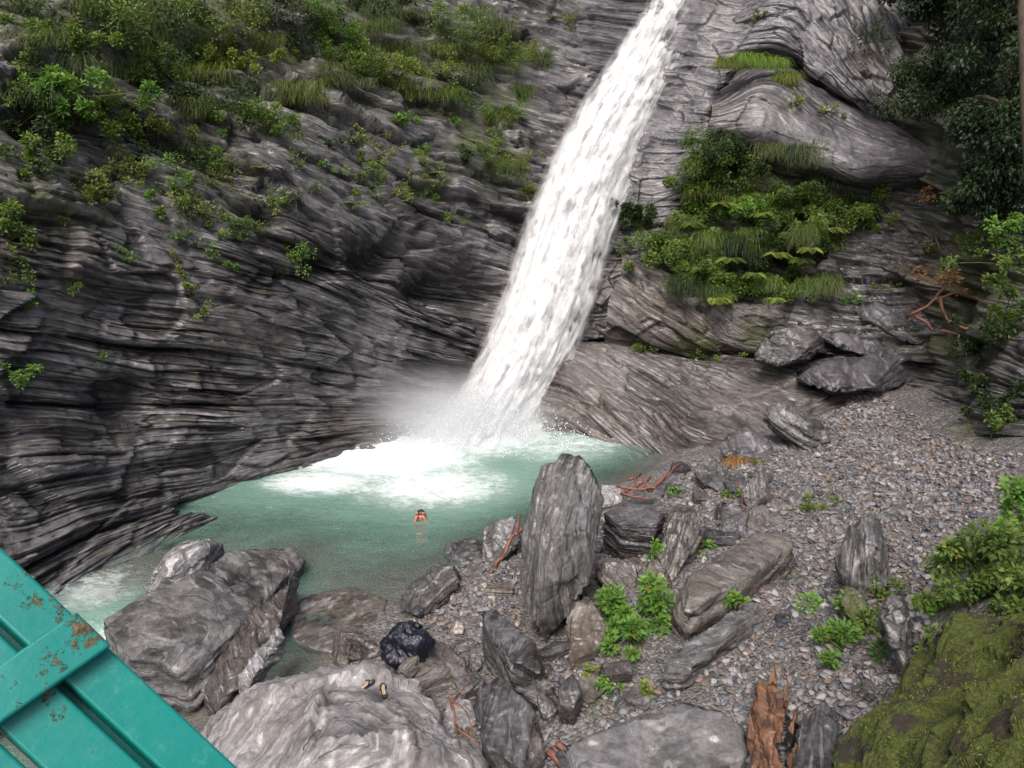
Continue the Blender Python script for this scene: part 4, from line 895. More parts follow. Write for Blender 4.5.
def grass(px, py, w, h, label, mat='grass', n=250, group=None, seed=None, name='grass_tuft', cat='grass', hang=.6, blade=.35, d=None, wid=.012):
    r = np.random.default_rng(seed if seed is not None else int(px*3+py*17))
    p, nor = surf_hit(px, py) if d is None else (P(px, py, d), Vector((0, -1, .3)))
    base = r.uniform(-1, 1, (n, 3))*np.array([w, .12, h]); th = r.uniform(0, 2*PI, n)
    out = np.stack([np.cos(th)*.6, -np.abs(np.sin(th))*.7-.2, np.zeros(n)], -1)
    L = blade*r.uniform(.5, 1.2, n); nseg = 5; side = unit(np.cross(out, [0, 0, 1.0]))
    V = np.zeros((n, nseg*2, 3)); cur = base.copy(); dirc = unit(out*.7+np.array([0, 0, 1.0])+r.normal(size=(n, 3))*.2)
    for i in range(nseg):
        ww = wid*(1-i/(nseg-1))+.001
        V[:, 2*i] = cur-side*ww/2; V[:, 2*i+1] = cur+side*ww/2
        cur = cur+dirc*(L/(nseg-1))[:, None]; dirc = unit(dirc+np.array([0, 0, -hang])+out*.15)
    V += np.array(nor)*.03
    fq = np.array([[2*i, 2*i+1, 2*i+3, 2*i+2] for i in range(nseg-1)])
    Fc = (fq[None]+(np.arange(n)*nseg*2)[:, None, None]).reshape(-1, 4)
    me = raw_mesh(name, V.reshape(-1, 3), Fc, 4); attr(me, 'tint', np.repeat(np.clip(r.normal(.5, .22, n), 0, 1), nseg*2))
    o = link(name, me, M[mat]); o.location = p; tag(o, label, cat, group); return o
def fern(px, py, nf, L, label, mat='leaf_mid', group=None, seed=None, hang=.5, name='fern', cat='fern', d=None, lift=.9):
    r = np.random.default_rng(seed if seed is not None else int(px*5+py*11)); p, nor = surf_hit(px, py) if d is None else (P(px, py, d), Vector((0, -1, .3)))
    root = empty(name, p, label, cat, group)
    for k in range(nf):
        a = r.uniform(0, 2*PI); dirc = Vector((math.cos(a), -abs(math.sin(a))*.8-.15, lift)).normalized()
        l = L*r.uniform(.7, 1.15); cur = Vector((r.normal()*.04, -.03, 0)); pts = []; ns = 12
        for i in range(ns+1):
            pts.append(cur.copy()); cur = cur+dirc*l/ns; dirc = (dirc+Vector((0, 0, -hang*2.2/ns))+Vector((math.cos(a), -abs(math.sin(a)), 0))*.3/ns).normalized()
        pos, dr = [], []
        for i in range(2, ns+1):
            t = (pts[i]-pts[i-1]).normalized(); s = t.cross(Vector((0, 0, 1))).normalized()
            for sg in (-1, 1):
                for j in (0, .5):
                    pos.append(pts[i-1]+(pts[i]-pts[i-1])*j); dr.append(s*sg+t*.45)
        pos = np.array(pos); dr = np.array(dr); m = len(pos); tt = np.linspace(0, 1, m)
        ln = l*.26*np.sin(PI*np.clip(tt*.85+.13, 0, 1))+.012
        leaves_mesh('frond', pos, dr, np.tile([0, -.2, 1.0], (m, 1)), ln, ln*.28+.006, np.clip(r.uniform(.3, .85)+r.normal(0, .07, m), 0, .92), M[mat], droop=.15, parent=root)
    return root

GL = 'leafy plants clinging to the left cliff'
# left cliff, upper vegetation: (px,py,half width,half height,n,leaf,mat,label)
for a in [
    (20, 5, 1.3, .8, 900, .09, 'leaf_mid', 'olive green bush at the upper left corner of the photo'),
    (105, 30, 1.3, .8, 900, .10, 'leaf_dark', 'dark bush just right of the upper left corner'),
    (165, 15, 1.2, .7, 900, .09, 'leaf_mid', 'mid green bush on the cliff top, left of the dark hollow'),
    (230, 15, 1.1, .6, 800, .09, 'leaf_yellow', 'yellowish bush at the top edge above the dark hollow'),
    (290, 20, 1.0, .6, 800, .09, 'leaf_dark', 'dark green bush at the top edge left of the hanging grass'),
    (55, 95, .8, .4, 900, .10, 'leaf_bright', 'bright green bush with yellow tips on the left cliff'),
    (95, 115, .7, .35, 700, .09, 'leaf_mid', 'green bush just below and right of the bright yellow tipped bush'),
    (10, 130, .6, .5, 600, .09, 'leaf_dark', 'dark bush at the left edge under the bright yellow tipped bush'),
    (30, 150, .5, .3, 350, .08, 'leaf_mid', 'small green bush hugging the left edge above the bedding ledges'),
    (190, 90, 1.1, .5, 900, .08, 'leaf_dark', 'wide dark bush spreading below the dark hollow on the left cliff'),
    (225, 115, .7, .4, 600, .08, 'leaf_mid', 'mid green bush right of the wide dark bush'),
    (265, 135, .5, .35, 450, .08, 'leaf_mid', 'small green bush at the end of the bush line left of bare rock'),
    (240, 60, .7, .35, 600, .08, 'leaf_yellow', 'olive bush beside the dark hollow of the left cliff'),
    (160, 130, .5, .25, 400, .07, 'leaf_yellow', 'yellow green plant on the rock below the wide dark bush'),
    (350, 55, .9, .5, 800, .08, 'leaf_mid', 'green bush below the grey green hanging grass'),
    (395, 75, .8, .4, 700, .07, 'leaf_yellow', 'olive brown bush right of the hanging grass'),
    (440, 30, 1.0, .5, 800, .08, 'leaf_mid', 'green bush at the top between the hanging grass and the fall'),
    (480, 45, .9, .4, 600, .07, 'leaf_yellow', 'yellow olive bush at the top nearest the waterfall on its left'),
    (500, 60, .6, .3, 500, .06, 'leaf_mid', 'small grey green bush left of the upper waterfall'),
    (430, 70, .8, .35, 600, .07, 'leaf_yellow', 'olive scrub patch under the top green bush'),
    (320, 30, .6, .4, 500, .09, 'leaf_bright', 'bright green bush right of the dark hollow'),
    (175, 170, .35, .3, 260, .07, 'leaf_bright', 'bright green plant hanging in the middle of the left cliff'),
    (135, 158, .35, .25, 240, .07, 'leaf_yellow', 'yellow green plant left of the bright hanging plant'),
    (212, 155, .3, .25, 200, .07, 'leaf_bright', 'small bright plant right of the bright hanging plant'),
    (240, 230, .45, .2, 260, .07, 'leaf_mid', 'green plant on the ledge under the grey rock face'),
    (215, 222, .35, .15, 180, .06, 'leaf_mid', 'small plant on the ledge left end under the grey face'),
    (80, 190, .5, .12, 220, .06, 'leaf_yellow', 'low yellow green plant along the ledge on the left'),
    (105, 192, .3, .12, 150, .06, 'leaf_yellow', 'small leafy plant right along the left ledge'),
    (180, 270, .15, .3, 160, .06, 'leaf_yellow', 'yellow green strand of leaves hanging in the rock gully'),
    (8, 240, .35, .35, 320, .08, 'leaf_mid', 'green bush at the left edge beside the brown stained rock'),
    (12, 272, .3, .2, 200, .07, 'leaf_mid', 'small green plant at the left edge below the brown rock'),
    (5, 372, .3, .15, 160, .07, 'leaf_bright', 'bright small plant at the left edge beside the dark cave'),
    (125, 258, .15, .08, 70, .06, 'leaf_bright', 'tiny bright plant on the bedding ledges'),
    (290, 253, .3, .12, 120, .06, 'leaf_mid', 'small plant in the shade below the grey rock face'),
    (400, 125, .45, .14, 300, .08, 'leaf_bright', 'bright green leafy shoot at the top of the shoot line'),
    (418, 145, .3, .12, 200, .07, 'leaf_bright', 'bright green leafy shoot lower on the shoot line'),
    (432, 190, .22, .22, 200, .07, 'leaf_bright', 'bright green leafy plant at the bottom of the shoot line'),
    (448, 218, .25, .2, 160, .06, 'leaf_mid', 'dull green plant in the dark crack right of the shoots'),
    (510, 160, .5, .4, 420, .05, 'leaf_yellow', 'olive scrub on the rock left of the waterfall'),
    (480, 150, .5, .3, 300, .05, 'leaf_mid', 'thin green scrub on the rock mid way to the waterfall'),
    (525, 185, .3, .3, 240, .05, 'leaf_yellow', 'small olive scrub touching the spray of the waterfall'),
    (500, 110, .4, .3, 260, .05, 'leaf_mid', 'sparse green scrub beside the upper fall'),
    (565, 25, .3, .25, 200, .06, 'leaf_yellow', 'yellowish plant on the ledge at the top left of the fall'),
    (380, 15, .7, .3, 600, .08, 'leaf_dark', 'dark green bush at the top centre'),
    (140, 65, .9, .3, 700, .08, 'leaf_mid', 'green bush above the wide dark bush'),
    (60, 50, .9, .3, 700, .09, 'leaf_mid', 'green bush between the corner bush and the bright bush'),
]:
    bush(a[0], a[1], a[2]*(1.35 if a[2] > .45 else 1.1), a[3]*1.4, a[7], a[6], int(a[4]*(4.2 if a[2] > .45 else 2.6)), a[5]*.85, GL, seed=int(a[0]*3+a[1]), name='bush' if a[2] > .5 else 'plant', cat='bush' if a[2] > .5 else 'plant')
# thin scattered plants
rg = random.Random(3)
for i, (px, py) in enumerate([(150, 200), (190, 200), (160, 215), (178, 245), (190, 290), (195, 310), (206, 255), (70, 280), (98, 345), (115, 345), (230, 270), (330, 165), (360, 195), (352, 210), (300, 165), (318, 190), (145, 100), (290, 120), (60, 215), (30, 305), (300, 60), (455, 120), (470, 90), (540, 150)]):
    bush(px, py, rg.uniform(.12, .3), rg.uniform(.1, .25), 'small leafy sprig growing out of a crack in the left cliff', rg.choice(['leaf_yellow', 'leaf_bright', 'leaf_mid']), rg.randint(90, 220), .06, 'small sprigs in the left cliff cracks', seed=i+50, name='sprig', cat='plant', lobes=4)
gr_ = random.Random(44)
for i, (px, py) in enumerate([(300, 8), (325, 20), (345, 40), (372, 30), (410, 15), (430, 50), (465, 40), (495, 30), (515, 55), (470, 75), (405, 90), (350, 85), (270, 50), (250, 20), (130, 15), (80, 10), (30, 40), (120, 75), (205, 75), (300, 95), (520, 95), (490, 120), (450, 95), (60, 70), (180, 110), (240, 110), (20, 95), (155, 45), (540, 60), (505, 170)]):
    grass(px, py, gr_.uniform(.35, .8), gr_.uniform(.12, .3), 'tuft of long grass hanging down the upper left cliff', gr_.choice(['grass', 'grass_pale', 'leaf_yellow', 'leaf_mid']), gr_.randint(260, 480), 'long grass tufts on the upper left cliff', blade=gr_.uniform(.4, .75), hang=.85, seed=i+70)
dr_ = random.Random(21)
for i in range(95):
    px, py = (dr_.uniform(0, 300), dr_.uniform(20, 250)) if i < 62 else (dr_.uniform(330, 545), dr_.uniform(20, 200))
    if py > 130+px*.55: continue
    bush(px, py, dr_.uniform(.2, .5), dr_.uniform(.15, .45), 'small draping plant mixed into the growth on the upper left cliff', dr_.choice(['leaf_yellow', 'leaf_mid', 'leaf_mid', 'leaf_bright', 'leaf_dark']), dr_.randint(200, 520), dr_.uniform(.045, .075), 'draping plants on the upper left cliff', seed=i+900, name='plant', cat='plant', hang=.15)
for i, (px, py, w, h, m_, lb) in enumerate([(360, 5, .5, .3, 'grass_pale', 'grey green grass hanging from the top edge, left clump'), (385, 20, .5, .35, 'grass_pale', 'grey green grass hanging from the top edge, right clump'), (365, 60, .6, .3, 'grass', 'tan green grass clump below the grey green grass'), (335, 75, .4, .25, 'grass', 'short tan grass at the lower left of the grass patch'), (400, 55, .6, .3, 'grass', 'dry tan grass clump nearest the leafy shoots'),
        (450, 55, .7, .3, 'grass', 'dry grass clump among the top bushes'), (210, 45, .6, .3, 'grass', 'dull grass clump beside the dark hollow'), (480, 20, .6, .3, 'grass_pale', 'grey green grass at the top beside the rock step'), (290, 95, .3, .2, 'grass', 'small grass clump on the bare grey face')]):
    grass(px, py, w, h, lb, m_, 420, 'grass clumps on the left cliff', blade=.55, hang=.75)
for i, (px, py) in enumerate([(238, 90), (265, 170), (355, 205), (438, 175), (200, 160), (130, 130), (520, 120), (556, 20)]):
    fern(px, py, 7, .35, 'small fern drooping from a crack in the left cliff', rg.choice(['leaf_mid', 'leaf_yellow']), 'small ferns on the left cliff')

# right side mass below the lobe
GR = 'bushes covering the rock right of the waterfall'
for a in [
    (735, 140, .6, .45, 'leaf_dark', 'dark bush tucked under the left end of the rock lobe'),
    (700, 160, .6, .6, 'leaf_mid', 'bush hanging at the left edge of the green mass'),
    (690, 200, .7, .5, 'leaf_mid', 'green bush at the left edge above the pale slab'),
    (740, 185, .8, .5, 'leaf_mid', 'leafy bush in the upper middle of the green mass'),
    (795, 190, .8, .45, 'leaf_mid', 'leafy bush under the middle of the rock lobe'),
    (840, 205, .6, .45, 'leaf_mid', 'bush at the right end of the green mass'),
    (660, 240, .6, .5, 'leaf_mid', 'mid green bush at the lower left of the green mass'),
    (705, 245, .8, .5, 'leaf_mid', 'dense bush in the lower left of the green mass'),
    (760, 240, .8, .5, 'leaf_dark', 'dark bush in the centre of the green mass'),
    (815, 240, .6, .4, 'leaf_mid', 'bush with broad leaves above the diagonal ledge'),
    (690, 285, .7, .35, 'leaf_mid', 'bush hanging over the brown slab on its left'),
    (740, 285, .7, .35, 'leaf_mid', 'bush hanging over the middle of the brown slab'),
    (790, 275, .6, .35, 'leaf_mid', 'bush hanging over the right of the brown slab'),
    (640, 215, .35, .3, 'leaf_dark', 'small dark bush between the wet slab and the green mass'),
    (860, 225, .3, .3, 'leaf_mid', 'small bush at the right tip of the green mass'),
    (770, 215, .6, .4, 'leaf_mid', 'bush between the heart of the green mass and its right end'),
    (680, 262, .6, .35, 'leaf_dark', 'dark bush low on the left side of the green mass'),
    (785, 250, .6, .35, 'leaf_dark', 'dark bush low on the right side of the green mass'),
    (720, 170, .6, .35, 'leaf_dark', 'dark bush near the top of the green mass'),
    (725, 300, .5, .2, 'leaf_mid', 'small bush at the lowest hanging tip of the green mass'),
    (730, 215, .6, .3, 'leaf_bright', 'brighter bush in the heart of the green mass')]:
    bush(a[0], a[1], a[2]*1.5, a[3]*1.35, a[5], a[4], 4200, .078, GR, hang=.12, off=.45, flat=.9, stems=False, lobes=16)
hr_ = random.Random(9)
for i in range(26):
    px, py = hr_.uniform(660, 850), hr_.uniform(150, 300); p, nr = surf_hit(px, py); dd = project(np.array(p))[2]
    grass(px, py, hr_.uniform(.25, .5), hr_.uniform(.1, .3), 'long grass hanging through the green mass right of the fall', hr_.choice(['leaf_mid', 'leaf_dark', 'leaf_yellow', 'grass']), 260, 'hanging grass right of the waterfall', blade=.6, hang=1.0, d=dd-hr_.uniform(.5, .9), seed=i+400)
for i, (px, py) in enumerate([(720, 205), (760, 215), (790, 235), (775, 255), (730, 260), (700, 270), (810, 250), (755, 275), (690, 225), (715, 300), (770, 300), (740, 240), (830, 230), (800, 260)]):
    p, nr = surf_hit(px, py); dd = project(np.array(p))[2]
    fern(px, py, 8, .5, 'fern with long drooping fronds in the green mass right of the fall', 'leaf_mid' if i % 3 else 'leaf_yellow', 'ferns hanging right of the waterfall', hang=.9, d=dd-.8)
tuft_root = None
for i, (px, py, w_, m_, lb) in enumerate([(728, 66, .32, 'leaf_yellow', 'olive grass at the left end of the bright tuft on the rock lobe'), (748, 62, .40, 'grassbright', 'bright green grass tuft on top of the rock lobe, left half'), (770, 66, .40, 'grassbright', 'bright green grass tuft on top of the rock lobe, right half'), (785, 80, .25, 'leaf_yellow', 'yellow grass trailing off the right end of the bright tuft')]):
    grass(px, py, w_, .10, lb, m_, 700, 'grass growing on the rock lobe', blade=.62, hang=.9, d=21.4, wid=.014)
for i, (px, py, w, m_, lb) in enumerate([(795, 105, .35, 'leaf_yellow', 'low olive plant in the crease of the rock lobe'), (830, 110, .35, 'leaf_yellow', 'low yellow plant right along the crease of the rock lobe'), (640, 352, .4, 'leaf_mid', 'low plant on the left of the mossy ledge'), (720, 352, .6, 'leaf_yellow', 'low plants in the middle of the mossy ledge'), (850, 300, .35, 'leaf_bright', 'bright plant beside the tilted grey slab'), (805, 298, .5, 'leaf_mid', 'low plant above the tilted grey slab'), (925, 250, .4, 'leaf_yellow', 'olive plant by the brown roots'), (760, 20, .25, 'leaf_yellow', 'small moss plant on the upper wet ridge')]):
    bush(px, py, w, .14, lb, m_, 300, .06, None, name='plant', cat='plant', seed=i+200)
grass(640, 235, .08, .25, 'tall thin yellow green grass stalk beside the wet slab', 'leaf_yellow', 40, blade=.6, hang=.2)

# brown roots and dead leaves, right of the gravel top
def sticks(name, segs, mat, label, cat, r0=.02, r1=.008, group=None, wob=.03, seed=0):
    r = random.Random(seed); bm = bmesh.new()
    p0 = Vector(segs[0][0])
    for s in segs:
        pts = [Vector(q)-p0 for q in s]; fine = []
        for i in range(len(pts)-1):
            for t in (0, .33, .66):
                fine.append(pts[i].lerp(pts[i+1], t)+Vector([r.uniform(-wob, wob)*.5 for _ in range(3)]))
        fine.append(pts[-1]); tube(bm, fine, r0, r1, 6)
    o = bm_obj(name, bm, M[mat]); o.location = p0; tag(o, label, cat, group); return o
def PG(px, py, z=None, lift=0):
    p, _ = surf_hit(px, py); return tuple(p+Vector((0, -.05, lift)))
sticks('root', [[tL(905, 318, 18.6), tL(935, 300, 18.3), tL(965, 295, 18.1), tL(1000, 310, 17)], [tL(940, 300, 18.2), tL(950, 325, 18), tL(985, 330, 17.5), tL(1010, 322, 17)], [tL(935, 300, 18.3), tL(950, 280, 18.4), tL(945, 262, 18.6)], [tL(915, 315, 18.5), tL(930, 330, 18.2), tL(960, 335, 18)]], 'bark_red', 'tangle of red brown roots on the rock right of the gravel top', 'roots', .05, .02, wob=.15)
sticks('root', [[tL(880, 215, 20.2), tL(910, 222, 20), tL(935, 240, 19.7), tL(960, 250, 19.4)], [tL(935, 240, 19.7), tL(955, 265, 19.2), tL(975, 268, 19)], [tL(900, 210, 20.1), tL(925, 205, 20)]], 'bark', 'thin brown roots below the smooth rock lobe', 'roots', .035, .015, wob=.15)
bush(945, 285, .9, .35, 'heap of rusty brown dead leaves above the red roots', 'dry', 500, .08, None, name='dead_leaves', cat='leaves', d=18.7, stems=False)
bush(930, 195, .5, .2, 'small heap of rusty dead leaves on the rock shelf', 'dry', 200, .07, None, name='dead_leaves', cat='leaves', d=20.0, stems=False)

# trees at the top right
def tree(px, py, d, hgt, w, h, label, mat='leaf_dark', n=9000, leaf=.10, seed=0, hang=.4):
    r = np.random.default_rng(seed); top = P(px, py, d); base = top+Vector((.5, 3.2, hgt*.15)); root = empty('tree', base, label, 'tree', 'trees overhanging the right cliff')
    bm = bmesh.new(); tp = top-base
    tube(bm, [(0, 0, -.3), tuple(tp*.35+Vector((.1, .1, 0))), tuple(tp*.7), tuple(tp)], .06, .03, 8)
    nl = 26; lc = r.normal(size=(nl, 3))*np.array([w*.5, w*.3, h*.5]); lr = r.uniform(.3, .65, nl)*min(w, h)*.75
    for k in range(10): tube(bm, [tuple(tp*.75), tuple((Vector(lc[k])+tp*1.75)/2), tuple(Vector(lc[k])+tp)], .03, .01, 5)
    bm_obj('trunk', bm, M['bark'], root)
    which = r.integers(0, nl, n); dd = sph(r, n); rr = r.random(n)**.4
    pos = lc[which]+dd*(lr[which]*rr)[:, None]*np.array([1, .8, .8]); 
    dirs = dd*.8+np.array([0, -.2, -hang])+r.normal(size=(n, 3))*.4; ln = leaf*r.uniform(.6, 1.3, n)
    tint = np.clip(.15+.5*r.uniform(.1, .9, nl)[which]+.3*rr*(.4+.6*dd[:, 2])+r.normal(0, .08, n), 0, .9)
    leaves_mesh('crown', pos+np.array(tp), dirs, np.array([0, -.3, 1.0])+r.normal(size=(n, 3))*.3, ln, ln*.45, tint, M[mat], parent=root)
    return root
tree(950, -10, 18.0, 3.5, 1.3, 1.2, 'dark tree overhanging the brown rock right of the wet ridge', seed=1)
tree(1010, 0, 15.5, 4, 1.4, 1.6, 'dark tree in the top right corner', seed=2)
tree(965, 80, 17.6, 3, 1.1, 1.1, 'drooping dark tree below the overhanging one', seed=3)
tree(1025, 110, 14.6, 3, 1.1, 1.4, 'dark tree at the right edge beside the bare trunk', seed=4)
tree(1005, 180, 15.8, 2.4, .9, .8, 'dark tree low on the right slope above the green shrubs', seed=5)
tree(915, -50, 20.0, 2.5, 1.0, .8, 'dark tree at the top edge above the brown rock', seed=6, mat='leaf_mid')
bm = bmesh.new(); tube(bm, [tL(1045, 330, 12.5), tL(1034, 220, 12.4), tL(1028, 120, 12.5), tL(1024, 20, 12.6), tL(1026, -90, 12.8)], .12, .09, 10)
t_ = empty('tree', P(1045, 330, 12.5), 'bare brown tree trunk running up the right edge', 'tree'); to_parent(bm_obj('trunk', bm, M['bark']), t_)
for i, (px, py, d, w, h, m_, n_, lb) in enumerate([
    (1000, 225, 14.5, .6, .3, 'leaf_bright', 700, 'bright green shrub on the right slope under the dark trees'),
    (1012, 262, 13.8, .6, .35, 'leaf_mid', 700, 'green shrub at the right edge below the bright shrub'),
    (975, 235, 16.5, .5, .25, 'leaf_mid', 500, 'dark shrub left of the bright slope shrub'),
    (1012, 305, 14.8, .7, .3, 'leaf_mid', 900, 'dark shrub on the slope right of the red roots'),
    (1005, 335, None, .7, .4, 'leaf_dark', 900, 'dark shrub at the right edge above the gravel'),
    (968, 345, None, .6, .25, 'leaf_dark', 600, 'low dark shrub at the top right corner of the gravel'),
    (1018, 395, None, .5, .4, 'leaf_dark', 900, 'dark shrub at the right edge beside the gravel'),
    (985, 372, None, .6, .25, 'leaf_dark', 900, 'low dark shrub draped over the bank at the top right of the gravel'),
    (1005, 425, None, .4, .25, 'leaf_mid', 600, 'low green shrub at the right end of the gravel'),
    (870, 40, 21.0, .5, .5, 'leaf_dark', 400, 'dark vines trailing down the brown rock'),
    (905, 95, 20.2, .5, .6, 'leaf_dark', 500, 'dark creeper on the wall behind the drooping tree')]):
    bush(px, py, w, h, lb, m_, n_, .09, 'shrubs on the right slope', d=d, name='shrub', cat='shrub', seed=300+i, hang=.1)
# right lower shrubs
for i, (px, py, d, w, h, m_, n_, lf, lb) in enumerate([
    (985, 550, 9.3, .62, .50, 'leaf_mid', 1900, .085, 'leafy green shrub growing over the mossy bank on the right'),
    (1015, 500, 9.0, .42, .36, 'leaf_bright', 900, .085, 'bright shrub at the right edge above the mossy bank'),
    (1010, 595, 8.3, .42, .32, 'leaf_mid', 900, .085, 'broad leaved shrub at the right edge beside the moss'),
    (1000, 640, 7.3, .40, .16, 'leaf_mid', 700, .06, 'low leafy plants spilling over the top edge of the mossy bank'),
    (950, 665, 7.5, .30, .12, 'leaf_yellow', 450, .05, 'low yellow green plants on the crest of the mossy bank'),
    (900, 715, 7.4, .2, .12, 'leaf_mid', 260, .05, 'small plants at the left end of the mossy bank'),
    (955, 590, 9.2, .40, .28, 'leaf_mid', 800, .075, 'small leafy shrub left of the main right shrub'),
    (925, 600, 9.6, .20, .22, 'leaf_bright', 150, .09, 'small bright plant on the slope beside the dark brown rock'),
    (920, 645, 8.8, .16, .18, 'leaf_mid', 90, .10, 'small plant with pale round leaves above the dark brown rock')]):
    bush(px, py, w, h, lb, m_, n_, lf, None, d=d, name='shrub', cat='shrub', seed=400+i)
# plants between the rocks
for i, (px, py, w, h, m_, n_, lf, d, lb) in enumerate([
    (642, 620, .55, .46, 'leaf_bright', 1500, .095, 11.6, 'large bright green leafy shrub between the boulders'),
    (622, 640, .34, .24, 'leaf_bright', 420, .09, 11.3, 'lower leafy shoots at the left foot of the large bright shrub'),
    (660, 548, .09, .22, 'leaf_bright', 90, .08, 12.6, 'narrow bright plant against the upright tan slab'),
    (698, 552, .18, .15, 'leaf_bright', 130, .09, 12.3, 'small grey green plant right of the upright tan slab'),
    (676, 494, .14, .07, 'leaf_bright', 80, .07, 13.9, 'low bright plant on top of the low grey slab'),
    (732, 492, .18, .08, 'leaf_bright', 110, .07, 13.8, 'small bright plant behind the small dark square rock'),
    (733, 599, .18, .08, 'leaf_bright', 90, .09, 11.5, 'small bright plant on the upper end of the log shaped slab'),
    (812, 510, .25, .14, 'leaf_mid', 220, .06, 13.0, 'mossy green clump in the gravel by the triangular rock'),
    (842, 655, .48, .34, 'leaf_bright', 800, .075, 9.7, 'bright leafy weed in the gravel below the upright stone'),
    (865, 628, .22, .2, 'leaf_mid', 150, .07, 10.0, 'thin weed at the foot of the upright dark stone'),
    (850, 720, .25, .2, 'leaf_mid', 160, .06, 8.7, 'thin low weed at the bottom right of the gravel'),
    (880, 590, .2, .15, 'leaf_mid', 150, .06, 10.4, 'low weed right of the upright dark stone'),
    (606, 684, .14, .08, 'leaf_bright', 90, .06, 10.3, 'tiny grassy plant by the sandy patch'),
    (645, 690, .12, .08, 'leaf_yellow', 70, .06, 10.1, 'tiny yellow plant by the end of the log shaped slab'),
    (590, 672, .12, .1, 'leaf_yellow', 70, .06, 10.7, 'tiny yellow green plant under the brown wet slab'),
    (890, 285, .3, .1, 'leaf_yellow', 120, .06, None, 'yellow green plant on the rocks above the gravel')]):
    bush(px, py, w, h, lb, m_, int(n_*1.2), lf, None, name='shrub' if w > .35 else 'plant', cat='shrub' if w > .35 else 'plant', seed=500+i, off=.05+.3*h, up=.5, flat=.8)
grass(742, 462, .35, .05, 'patch of dry reddish straw behind the rounded boulder', 'dry', 320, name='dry_grass', blade=.4, hang=.9, wid=.012)
grass(757, 463, .12, .05, 'small green grass tuft beside the dry straw', 'leaf_bright', 60, blade=.2, hang=.4)
for i, (px, py) in enumerate([(600, 700), (860, 690), (880, 740), (870, 560), (830, 600), (775, 580), (690, 640), (560, 600), (930, 470), (880, 700)]):
    grass(px, py, .15, .03, 'thin wisp of grass between the stones of the bank', 'grass', 45, 'wisps of grass on the bank', blade=.18, hang=.3, wid=.006)

r_ = np.random.default_rng(4); mv = np.empty(len(mound.data.vertices)*3, np.float32); mound.data.vertices.foreach_get('co', mv); mv = mv.reshape(-1, 3)
pk = mv[r_.integers(0, len(mv), 26000)]; pj = project(pk); ok_ = (pj[:, 2] > 1) & (pj[:, 0] > 860) & (pj[:, 0] < 1060) & (pj[:, 1] < 800) & (noise(pk[:, 0]*3, pk[:, 1]*3, pk[:, 2]*3, 8) > -.15)
pk = pk[ok_]; m_ = len(pk)
o = leaves_mesh('moss', pk+r_.normal(0, .012, (m_, 3)), r_.normal(size=(m_, 3))*.6+np.array([0, -.2, .8]), r_.normal(size=(m_, 3)), r_.uniform(.012, .035, m_), r_.uniform(.004, .010, m_), np.clip(r_.normal(.5, .2, m_), 0, .95), M['leaf_yellow'])
tag(o, 'yellow green moss growing over the bank at the lower right', 'moss', kind='stuff')
# driftwood
sticks('driftwood', [[tL(616, 486, 13.9), tL(640, 490, 13.7), tL(656, 488, 13.6)], [tL(620, 494, 13.7), tL(640, 498, 13.5), tL(650, 499, 13.5)], [tL(628, 480, 14.1), tL(640, 474, 14.2), tL(646, 486, 13.8)], [tL(636, 476, 14.1), tL(634, 492, 13.7)], [tL(625, 492, 13.8), tL(644, 482, 13.9)], [tL(650, 478, 14.0), tL(640, 490, 13.7)]], 'bark_red', 'tangle of short red driftwood sticks at the pool edge', 'driftwood', .03, .02, wob=.04)
sticks('driftwood', [[tL(648, 491, 13.7), tL(664, 478, 13.9), tL(680, 464, 14.2)]], 'bark_red', 'straight orange brown stick slanting up beside the stick tangle', 'driftwood', .05, .03, wob=.02)
sticks('driftwood', [[tL(494, 568, 12.7), tL(505, 552, 12.8), tL(516, 532, 13.0), tL(520, 514, 13.3)], [tL(514, 536, 12.9), tL(522, 528, 12.9)]], 'bark_red', 'crooked red branch leaning on the left of the tall standing slab', 'driftwood', .045, .022, wob=.05)
sticks('root', [[tL(458, 735, 9.5), tL(452, 705, 9.6), tL(462, 690, 9.6), tL(472, 675, 9.8)], [tL(452, 712, 9.6), tL(448, 690, 9.7)], [tL(456, 725, 9.5), tL(470, 738, 9.4), tL(482, 748, 9.3)], [tL(450, 700, 9.6), tL(466, 712, 9.5), tL(476, 735, 9.4)]], 'bark_red', 'red roots gripping the pinkish grey stone', 'roots', .018, .008, wob=.04)
sticks('driftwood', [[tL(644, 640, 11.0), tL(652, 652, 10.9), tL(663, 660, 10.8)]], 'bark_red', 'thin red twig below the large bright shrub', 'twig', .014, .008)
sticks('driftwood', [[tL(738, 478, 14.2), tL(742, 500, 13.6), tL(746, 520, 13.2)]], 'bark_red', 'thin red twig leaning on the short upright block', 'twig', .012, .007)
sticks('driftwood', [[tL(560, 765, 9.1), tL(570, 752, 9.2), tL(556, 745, 9.3)], [tL(548, 752, 9.2), tL(565, 768, 9.0)]], 'bark_red', 'orange brown driftwood lump at the bottom between two boulders', 'driftwood', .06, .04, wob=.04)
sticks('twig', [[tL(302, 750, 8.45), tL(310, 738, 8.6), tL(322, 730, 8.75)]], 'bark', 'short dark twig lying on the pale boulder', 'twig', .009, .005)
sticks('vine', [[tL(705, 268, 21.0), tL(596, 240, 21.3), tL(592, 262, 21.2)][1:]], 'bark', 'thin pale vine beside the waterfall', 'vine', .012, .008)
